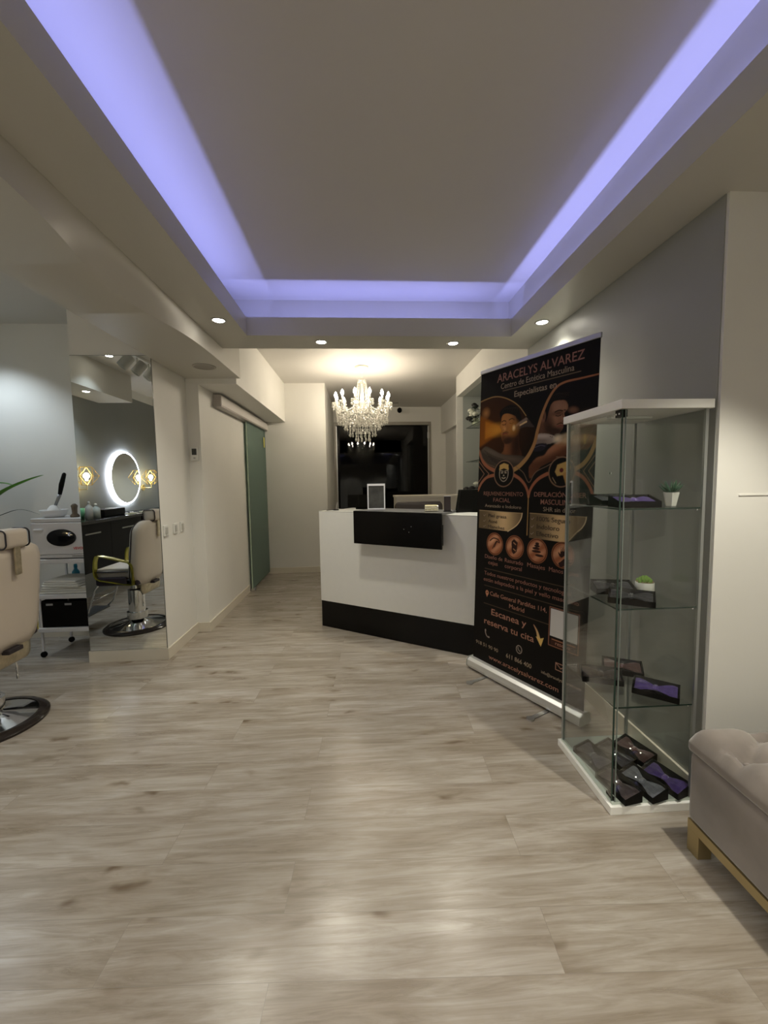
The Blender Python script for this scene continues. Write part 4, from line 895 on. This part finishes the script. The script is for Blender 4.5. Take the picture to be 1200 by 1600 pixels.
for off, z in ((.002, .400), (.002, .382), (-.002, .3735)):
    ring = []
    for v in loop:
        x, y = v.co.x, v.co.y; sx = -1 if x < 1e-6 else (1 if x > OW-1e-6 else 0); sy = 1 if y > -1e-6 else (-1 if y < -OL+1e-6 else 0)
        ring.append(bm.verts.new((x+sx*off*.6, y+sy*off*.6, z)))
    n = len(loop)
    for k in range(n): bm.faces.new((prev[k], prev[(k+1) % n], ring[(k+1) % n], ring[k]))
    prev = ring
bm.faces.new(prev)
lid = obj('tufted_lid', bm, VEL, ot, True)
for a, b in btn:
    if .04 < a < OW-.04 and -OL+.04 < b < -.03:
        bm = bmesh.new(); ball(bm, (a, b, .417), .012, sz=.5, seg=10); obj('button', bm, VEL, lid, True)
for y in (-.42, -.78):
    bm = bmesh.new(); ball(bm, (.0, y, .235), .014, sx=.5, seg=10); obj('side_button', bm, VEL, ot, True)
bm = bmesh.new(); bx(bm, .004, .03, -OL+.004, -.004, .085, .1175); bx(bm, OW-.03, OW-.004, -OL+.004, -.004, .085, .1175); bx(bm, .03, OW-.03, -.03, -.004, .085, .1175); bx(bm, .03, OW-.03, -OL+.004, -OL+.03, .085, .1175); obj('gold_frame', bm, GM, ot)
for x in (.004, OW-.054):
    for y in (-.054, -OL+.004): obj('foot', rbx(x, x+.05, y, y+.05, .0, .0848, .002), GM, ot)

# ================================================================== BARBER CHAIR
bc = thing('barber_chair', 'cream barber chair with gold armrests and round chrome base at the left edge', 'barber chair', (-2.15, 2.36, 0))
CRM = mat('cream leatherette', (.58, .51, .43), .42, bump=.08, nscale=60); PIP = mat('dark piping', (.02, .015, .02), .4); GLD = mat('olive gold', (.42, .38, .06), .25, .8)
STL = mat('patterned steel', (.50, .44, .32), .3, .8, noise=.2, nscale=30)
bm = bmesh.new(); lathe(bm, [(0, .0), (.285, .0), (.285, .012), (.262, .030), (.235, .032), (.235, .012)], 56); obj('base_rim', bm, mat('rim black', (.035, .028, .025), .15, .3), bc, 'auto')
bm = bmesh.new(); lathe(bm, [(.2348, .028), (.16, .042), (.08, .062), (.05, .085), (0, .085)], 56); obj('base_plate', bm, CHROME, bc, True)
bm = bmesh.new(); lathe(bm, [(0, .0852), (.088, .0852), (.088, .15), (.070, .155), (.070, .36), (.045, .37), (.045, .42), (0, .42)], 32); obj('hydraulic_column', bm, CHROME, bc, 'auto')
bm = bmesh.new(); tube(bm, [(.05, .06, .36), (.09, .09, .36), (.11, .10, .33), (.11, .10, .22)], .006, 8); obj('pump_lever', bm, CHROME, bc, True)
obj('seat_bracket', rbx(-.22, .20, -.05, .05, .4205, .445, .005), PIP, bc)
obj('seat_pan', rbx(-.22, .15, -.235, .235, .4455, .505, .02), mat('chair underside', (.03, .02, .03), .5), bc)
bm = rbx(-.235, .13, -.235, .235, .508, .60, .03, 4)
for v in bm.verts:
    if v.co.z > .58: v.co.z += .012*math.cos(v.co.x*70)*.3
sc_ = obj('seat_cushion', bm, CRM, bc, True)
def rr_loop(x0, x1, y0, y1, z, r, n=6):
    pts = []
    for cx, cy, a0 in ((x1-r, y1-r, 0), (x0+r, y1-r, PI/2), (x0+r, y0+r, PI), (x1-r, y0+r, 1.5*PI)):
        for k in range(n+1): a = a0+PI/2*k/n; pts.append((cx+r*math.cos(a), cy+r*math.sin(a), z))
    return pts
bm = bmesh.new(); tube(bm, rr_loop(-.239, .13, -.239, .239, .575, .03), .005, 6, True); obj('piping', bm, PIP, sc_)
# backrest: shaped slab, outline in y-z, curved in plan
def slab(name, outline, xf, th, m, par):
    bm = bmesh.new(); n = len(outline); cy_ = sum(p[0] for p in outline)/n; cz_ = sum(p[1] for p in outline)/n; L_ = []
    for s in (0, 1):
        rings = []
        for k, sc in enumerate((1, .97, .8, .5, .2)):
            rings.append([bm.verts.new((xf((p[0]-cy_)*sc+cy_, (p[1]-cz_)*sc+cz_)+(th if s else -th)*(.35 if k == 0 else (.85 if k == 1 else 1)), (p[0]-cy_)*sc+cy_, (p[1]-cz_)*sc+cz_)) for p in outline])
        c = bm.verts.new((xf(cy_, cz_)+(th if s else -th), cy_, cz_)); L_.append(rings)
        for A, B_ in zip(rings, rings[1:]):
            for i in range(n): bm.faces.new((A[i], A[(i+1) % n], B_[(i+1) % n], B_[i]))
        for i in range(n): bm.faces.new((rings[-1][i], rings[-1][(i+1) % n], c))
    for i in range(n): bm.faces.new((L_[0][0][i], L_[0][0][(i+1) % n], L_[1][0][(i+1) % n], L_[1][0][i]))
    return obj(name, bm, m, par, True)
def rro(y0, y1, z0, z1, rt, rb, n=8):
    pts = []
    for cy, cz, a0, r in ((y1-rt, z1-rt, 0, rt), (y0+rt, z1-rt, PI/2, rt), (y0+rb, z0+rb, PI, rb), (y1-rb, z0+rb, 1.5*PI, rb)):
        for k in range(n+1): a = a0+PI/2*k/n; pts.append((cy+r*math.cos(a), cz+r*math.sin(a)))
    return pts
xf = lambda y, z: .145+.10*(z-.5)-.7*y*y
bk = slab('backrest', rro(-.25, .25, .43, 1.02, .11, .12), xf, .045, CRM, bc)
lp = rro(-.25, .25, .43, 1.02, .11, .12); bm = bmesh.new(); tube(bm, [(xf(y, z)-.022, y, z) for y, z in lp], .005, 6, True); obj('piping', bm, PIP, bk)
slab('lower_back_plate', rro(-.17, .17, .34, .50, .02, .05), lambda y, z: .150-.5*y*y, .012, STL, bc)
for s in (-1, 1):
    pts = []
    for x, z in ((-.16, .50), (-.205, .53), (-.215, .60), (-.20, .70), (-.155, .725), (.05, .675), (.105, .65), (.12, .60), (.12, .48), (.09, .455)): pts.append((x, s*.246, z))
    bm = bmesh.new(); n = len(pts); q = spline([(p[0], p[2]) for p in pts+[pts[0]]], 6)
    A = []
    for (x, z) in q[:-1]: A.append((x, z))
    m_ = len(A); inner = []; outer = []
    cx_ = sum(a[0] for a in A)/m_; cz_ = sum(a[1] for a in A)/m_
    R1 = [[bm.verts.new((x, s*.246+dy, z)) for x, z in A] for dy in (-.024, .024)]
    def ins(x, z, k=.012):
        d = math.hypot(x-cx_, z-cz_); return (x-(x-cx_)/d*k, z-(z-cz_)/d*k)
    R2 = [[bm.verts.new((ins(x, z)[0], s*.246+dy, ins(x, z)[1])) for x, z in A] for dy in (-.024, .024)]
    for i in range(m_):
        j = (i+1) % m_; bm.faces.new((R1[0][i], R1[0][j], R1[1][j], R1[1][i])); bm.faces.new((R2[0][i], R2[1][i], R2[1][j], R2[0][j])); bm.faces.new((R1[0][i], R2[0][i], R2[0][j], R1[0][j])); bm.faces.new((R1[1][i], R1[1][j], R2[1][j], R2[1][i]))
    am = obj('armrest', bm, GLD, bc)
    bm = rbx(-.20, .06, s*.246-.010, s*.246+.018, .46, .53, .01, 2); obj('side_skirt', bm, mat('chair underside', ()), bc)
hr = obj('headrest', rbx(.145, .255, -.075, .085, 1.01, 1.115, .025, 4), CRM, bc, True)
for y in (-.074, .084):
    bm = bmesh.new(); tube(bm, [(p[0], y, p[1]) for p in [(q[0], q[1]) for q in rro(.147, .253, 1.012, 1.113, .025, .025)]], .0045, 6, True); obj('piping', bm, PIP, hr)
obj('headrest_bar', rbx(.236, .248, -.012, .025, .86, 1.02, .002), STL, bc)
bm = bmesh.new()
for s in (-1, 1): tube(bm, [(-.20, s*.20, .47), (-.26, s*.19, .40), (-.33, s*.18, .20), (-.37, s*.17, .16)], .009, 8)
tube(bm, [(-.30, -.185, .30), (-.30, .185, .30)], .007, 8); obj('footrest_frame', bm, CHROME, bc, True)
obj('footplate', rbx(-.50, -.35, -.17, .17, .145, .160, .005), mat('footplate dark', (.05, .05, .05), .4), bc)

# ================================================================== TROLLEY AND CONTENTS
WP = mat('white plastic', (.62, .62, .64), .35)
tr = thing('salon_trolley', 'white three-shelf trolley against the pillar under the towel warmer', 'trolley', (-2.33, 3.27, 0))
for z in (.205, .470, .748):
    bm = bmesh.new(); bx(bm, -.20, .235, 0, .36, z, z+.035); obj('shelf', bm, WP, tr, bevel=.006)
for x in (-.185, .215):
    for y in (.02, .33):
        lg = obj('post', B(x-.007, x+.007, y-.007, y+.007, .05, .747), WP, tr)
        bm = bmesh.new(); lathe(bm, [(0, -.009), (.022, -.009), (.024, 0), (.022, .009), (0, .009)], 14, T=Matrix.Translation((x, y, .025)) @ Matrix.Rotation(PI/2, 4, 'X')); obj('caster', bm, BLKM, lg)
tw = thing('towel_warmer', 'white towel warmer cabinet with oval dark window on the trolley', 'towel warmer', (-2.33, 3.28, .7835))
obj('cabinet', rbx(-.205, .225, .012, .33, .006, .285, .012), WP, tw); obj('top_tray', rbx(-.208, .228, .006, .335, .2855, .315, .006), WP, tw)
dd_ = obj('door', rbx(-.203, .223, 0.0, .0115, .035, .280, .004), mat('door white', (.66, .66, .69), .3), tw)
bm = bmesh.new(); lathe(bm, [(0, 0), (1, 0), (1, .006), (.93, .009), (0, .009)], 40, T=Matrix.Translation((.022, -.0005, .165)) @ Matrix.Rotation(PI/2, 4, 'X') @ Matrix.Diagonal((.108, .066, 1, 1))); obj('oval_window', bm, mat('window dark', (.008, .008, .009), .08), dd_, 'auto')
obj('handle', rbx(-.175, -.11, -.018, -.0005, .218, .236, .006), WP, dd_)
text('brand_lettering', 'VEVOR', mat('red print', (.55, .05, .06), .5), dd_, .102, .072, .088, .028, bold=.0006)
obj('lower_drawer', rbx(-.203, .223, .001, .0115, .008, .031, .003), WP, tw)
obj('drawer_slot', B(.09, .19, -.0005, .0009, .018, .022), BLKM, tw)
# ceramic dish with brush
t = thing('mixing_dish', 'shallow white dish standing on top of the towel warmer', 'dish', (-2.45, 3.42, 1.0990))
bm = bmesh.new(); lathe(bm, [(0, 0), (.060, 0), (.076, .012), (.094, .058), (.090, .060), (.072, .018), (.06, .008), (0, .008)], 32); obj('dish', bm, mat('ceramic', (.72, .72, .72), .3), t, True); kd = kids(t)[0]
t = thing('tint_brush', 'black-handled brush leaning in the white dish', 'brush', (-2.45, 3.42, 1.1075))
bm = bmesh.new(); tube(bm, [(.012, 0, .080), (.045, .012, .17)], [.010, .013], 10); obj('ferrule', bm, mat('brush steel', (.25, .25, .25), .3, .7), t, True)
bm = bmesh.new(); tube(bm, [(.0455, .0122, .1705), (.06, .018, .25), (.082, .026, .335), (.084, .027, .345)], [.013, .018, .014, .006], 12); obj('handle', bm, BLKM, t, True)
bm = bmesh.new(); lathe(bm, [(0, .0), (.040, .0), (.052, .035), (.040, .060), (.022, .085), (0, .09)], 20); obj('foam_head', bm, mat('white foam', (.8, .8, .8), .7), t, True)
# towels on middle shelf
for k, (dx, dy, z, a, w2, c, lb) in enumerate([(0, 0, 0, .05, .40, .62, 'folded grey-white towel at the bottom of the pile on the trolley'), (-.03, .0, .0515, -.10, .30, .72, 'folded white towel on top of the pile on the trolley')]):
    t = thing('folded_towel', lb, 'towel', (-2.32+dx, 3.44+dy, .5055+z), a, 'folded towels on the trolley')
    bm = bmesh.new()
    for q in range(3): 
        b2 = rbx(-w2/2+.006*q, w2/2-.012*q, -.15+.006*q, .13-.004*q, .017*q, .017*q+.0168, .008, 3); me_ = bpy.data.meshes.new('x'); b2.to_mesh(me_); b2.free(); bm.from_mesh(me_); bpy.data.meshes.remove(me_)
    obj('towel', bm, mat('towel%d' % k, (c, c, c*.95), .95, bump=.6, nscale=160), t, True)
t = thing('spray_bottle', 'blue plastic bottle standing behind the towels on the trolley', 'bottle', (-2.44, 3.602, .5055))
bm = bmesh.new(); lathe(bm, [(0, 0), (.026, 0), (.028, .01), (.028, .11), (.012, .135), (.012, .15), (0, .15)], 18); obj('bottle', bm, mat('blue plastic', (.02, .25, .42), .35), t, True)
bm = bmesh.new(); lathe(bm, [(0, .1502), (.014, .1502), (.012, .175), (0, .178)], 14); obj('cap', bm, mat('blue plastic', ()), t, True)
t = thing('storage_box', 'black storage box on the bottom shelf of the trolley', 'box', (-2.33, 3.45, .2405))
bm = bmesh.new(); bx(bm, -.20, .215, -.16, .15, 0, .004)
for a in ((-.20, .215, -.16, -.155), (-.20, .215, .145, .15), (-.20, -.195, -.155, .145), (.21, .215, -.155, .145)): bx(bm, *a, .004, .205)
obj('box_body', bm, BLKM, t); bm = bmesh.new(); bx(bm, -.14, -.09, -.163, -.1602, .175, .19); bx(bm, .0, .05, -.163, -.1602, .175, .19); obj('handle_slots', bm, mat('slot grey', (.3, .3, .3), .6), t)
t = thing('wooden_figurine', 'small brown ornament at the right end of the towel warmer top', 'ornament', (-2.265, 3.38, 1.0990))
bm = bmesh.new(); lathe(bm, [(0, 0), (.03, 0), (.033, .012), (.018, .03), (.02, .07), (.024, .09), (.012, .105), (0, .108)], 14); obj('figure', bm, mat('brown wood', (.12, .09, .06), .6, noise=.3), t, True)
# leafy plant, pot out of view at the left
pl = thing('leafy_plant', 'tall green plant whose long arching leaves reach in from the left', 'plant', (-3.0, 3.15, 0))
bm = bmesh.new(); lathe(bm, [(0, 0), (.10, 0), (.14, .30), (.13, .30), (.12, .27), (0, .27)], 24); obj('pot', bm, mat('grey pot', (.25, .25, .25), .5), pl, True)
bm = bmesh.new(); tube(bm, [(0, 0, .26), (.01, .01, .7), (.04, .0, 1.12)], [.018, .014, .01], 8); obj('stem', bm, mat('stem', (.12, .16, .06), .6), pl)
LG = mat('leaf green', (.13, .34, .03), .4)
def blade(pts, wmax, m, name='leaf', droop=.3):
    q = spline3(pts, 8); n = len(q); bm = bmesh.new(); rows = []
    for i, p in enumerate(q):
        t_ = (q[min(i+1, n-1)]-q[max(i-1, 0)]).normalized(); s_ = Vector((t_.y, -t_.x, 0)); 
        if s_.length < 1e-3: s_ = Vector((0, 1, 0))
        s_.normalize(); u = i/(n-1); hw = wmax*math.sin(PI*min(1, u*.92+.05))**.8 if u < 1 else .0005
        up_ = t_.cross(s_); up_ = up_ if up_.z > 0 else -up_
        rows.append([bm.verts.new(p+s_*hw*k+up_*abs(k)*hw*droop) for k in (-1, -.5, 0, .5, 1)])
    for a, b in zip(rows, rows[1:]):
        for k in range(4): bm.faces.new((a[k], a[k+1], b[k+1], b[k]))
    bmesh.ops.solidify(bm, geom=bm.faces[:], thickness=.0012)
    return obj(name, bm, m, pl, True)
def spline3(pts, n):
    P = [Vector(p) for p in pts]; P = [P[0]]+P+[P[-1]]; o = []
    for i in range(1, len(P)-2):
        for k in range(n):
            t = k/n; p0, p1, p2, p3 = P[i-1:i+3]; o.append(.5*((2*p1)+(-p0+p2)*t+(2*p0-5*p1+4*p2-p3)*t*t+(-p0+3*p1-3*p2+p3)*t**3))
    o.append(P[-2]); return o
blade([(.03, 0, 1.02), (.20, .02, 1.16), (.36, .04, 1.30), (.53, .05, 1.385), (.655, .05, 1.43)], .036, LG)
blade([(.03, 0, 1.08), (.10, .04, 1.28), (.26, .05, 1.365), (.36, .05, 1.372), (.43, .05, 1.355)], .03, LG)
blade([(.02, -.02, .98), (.2, .03, 1.08), (.34, .05, 1.14), (.47, .05, 1.175), (.60, .06, 1.135)], .010, mat('dark leaf blade', (.03, .05, .04), .5))
for k in range(8):
    a = 1.2+k*.62; L_ = .3+.1*math.sin(k*3); blade([(0, 0, .9+.03*k), (.12*math.cos(a)*.9, .12*math.sin(a)*.9, 1.15+.03*k), (L_*.7*math.cos(a), L_*.55*math.sin(a), 1.32+.03*k), (L_*.85*math.cos(a), L_*.7*math.sin(a), 1.33+.03*k)], .045, LG)

# ================================================================== SALON STATION (seen in the mirror)
WX = -3.3
mr = thing('round_mirror', 'round backlit vanity mirror on the grey salon wall, seen in the pillar mirror', 'mirror', (WX, .37, 1.44))
TX = Matrix.Rotation(PI/2, 4, 'Y')
bm = bmesh.new(); lathe(bm, [(0, .0305), (.345, .0305), (.345, .036), (0, .036)], 64, T=TX); obj('mirror_disc', bm, MIRROR, mr, 'auto')
bm = bmesh.new(); lathe(bm, [(.3455, .012), (.362, .012), (.362, .034), (.3455, .034), (.3455, .012)], 64, T=TX); obj('light_ring', bm, mat('ring glow', (.9, .93, 1), .4, emit=15, ecol=(.88, .90, 1.0)), mr, 'auto')
bm = bmesh.new(); lathe(bm, [(0, .0005), (.30, .0005), (.30, .0215), (0, .0215)], 48, T=TX); obj('backing', bm, WP, mr)
def sconce(y, lb):
    t = thing('wall_lamp', lb, 'wall lamp', (WX, y, 1.40), 0, 'gold cage wall lamps beside the round mirror')
    bm = bmesh.new(); lathe(bm, [(0, .0005), (.045, .0005), (.045, .016), (0, .018)], 20, T=Matrix.Translation((0, 0, -.1)) @ TX); obj('wall_plate', bm, mat('gold wire', (.80, .60, .22), .25, .9), t)
    bm = bmesh.new(); tube(bm, [(.01, 0, -.1), (.13, 0, -.1), (.13, 0, .0)], .005, 6); obj('arm', bm, mat('gold wire', ()), t)
    bm = bmesh.new(); c = Vector((.13, 0, .055)); P = []
    for zz_, rr, ph in ((-.105, .055, 0), (0, .125, .52), (.105, .065, 0)): P.append([c+Vector((rr*math.cos(ph+2*PI*k/6), rr*math.sin(ph+2*PI*k/6), zz_)) for k in range(6)])
    for lv in P:
        for k in range(6): tube(bm, [lv[k], lv[(k+1) % 6]], .003, 4)
    for k in range(6):
        tube(bm, [P[0][k], P[1][k]], .003, 4); tube(bm, [P[0][k], P[1][k-1]], .003, 4); tube(bm, [P[2][k], P[1][k]], .003, 4); tube(bm, [P[2][k], P[1][k-1]], .003, 4)
    obj('cage_shade', bm, mat('gold wire', ()), t)
    bm = bmesh.new(); lathe(bm, [(0, -.0), (.012, 0), (.014, .02), (.028, .05), (.024, .08), (0, .095)], 16, c=(.13, 0, 0)); obj('bulb', bm, mat('sconce bulb', (1, .8, .5), .3, emit=60, ecol=(1, .80, .45)), t, True)
    light('POINT', (WX+.13, y, 1.46), 3.0, (1, .80, .48), .03)
sconce(1.36, 'gold cage wall lamp at the left edge of the reflection'); sconce(-.11, 'gold cage wall lamp right of the round mirror in the reflection')
cb = thing('salon_counter', 'black floating vanity counter with drawers, seen in the pillar mirror', 'counter', (WX, .55, .05))
obj('worktop', rbx(.001, .43, -1.2, 1.55, .885, .92, .003), BLK, cb)
for y0 in (-1.19, -.5, .2, .87):
    d = obj('drawer_unit', B(.001, .40, y0, y0+.665, .36, .884), BLKM, cb)
    obj('drawer_handle', rbx(.4005, .412, y0+.2, y0+.46, .77, .785, .002), mat('dull handle', (.25, .25, .22), .4, .8), d)
def bottle(name, lb, y, x, r, h, m, mcap=None):
    t = thing(name, lb, 'bottle', (WX+x, y, .9705), 0, 'things on the salon counter'); bm = bmesh.new()
    lathe(bm, [(0, 0), (r, 0), (r, h*.68), (r*.4, h*.8), (r*.35, h*.86), (0, h*.86)], 16); obj('body', bm, m, t, True)
    bm = bmesh.new(); lathe(bm, [(0, h*.861), (r*.42, h*.861), (r*.25, h), (0, h)], 12); obj('nozzle', bm, mcap or m, t, True)
bottle('squeeze_bottle', 'white squeeze bottle with pointed nozzle on the black salon counter', 1.62, .30, .035, .20, POT)
bottle('pump_bottle', 'pale pump bottle beside the squeeze bottle on the salon counter', 1.50, .30, .04, .17, mat('pale bottle', (.6, .68, .68), .35), POT)
t = thing('green_cup', 'mint green cup at the left end of the reflected salon counter', 'cup', (WX+.14, 1.52, .9705)); bm = bmesh.new(); lathe(bm, [(0, 0), (.036, 0), (.042, .12), (.038, .12), (.034, .01), (0, .01)], 20); obj('cup', bm, mat('mint plastic', (.16, .45, .25), .4), t, True)
t = thing('tool_case', 'black tool case with white label on the salon counter', 'case', (WX+.20, 1.12, .9705)); obj('case', rbx(-.09, .09, -.22, .22, 0, .09, .01), BLKM, t); obj('label_plate', B(-.03, .03, -.10, .0, .0905, .094), POT, t)
for y, lb in ((.86, 'white comb tray lying on the salon counter nearer the tool case'), (.50, 'white comb tray lying on the salon counter towards the chair back')):
    t = thing('accessory_tray', lb, 'tray', (WX+.33, y, .9705), .3, 'things on the salon counter'); obj('tray', rbx(-.04, .04, -.07, .07, 0, .012, .004), mat('tray cream', (.62, .62, .45), .4), t); obj('clip', rbx(-.02, .02, -.03, .03, .0125, .028, .004), CHROME, t)
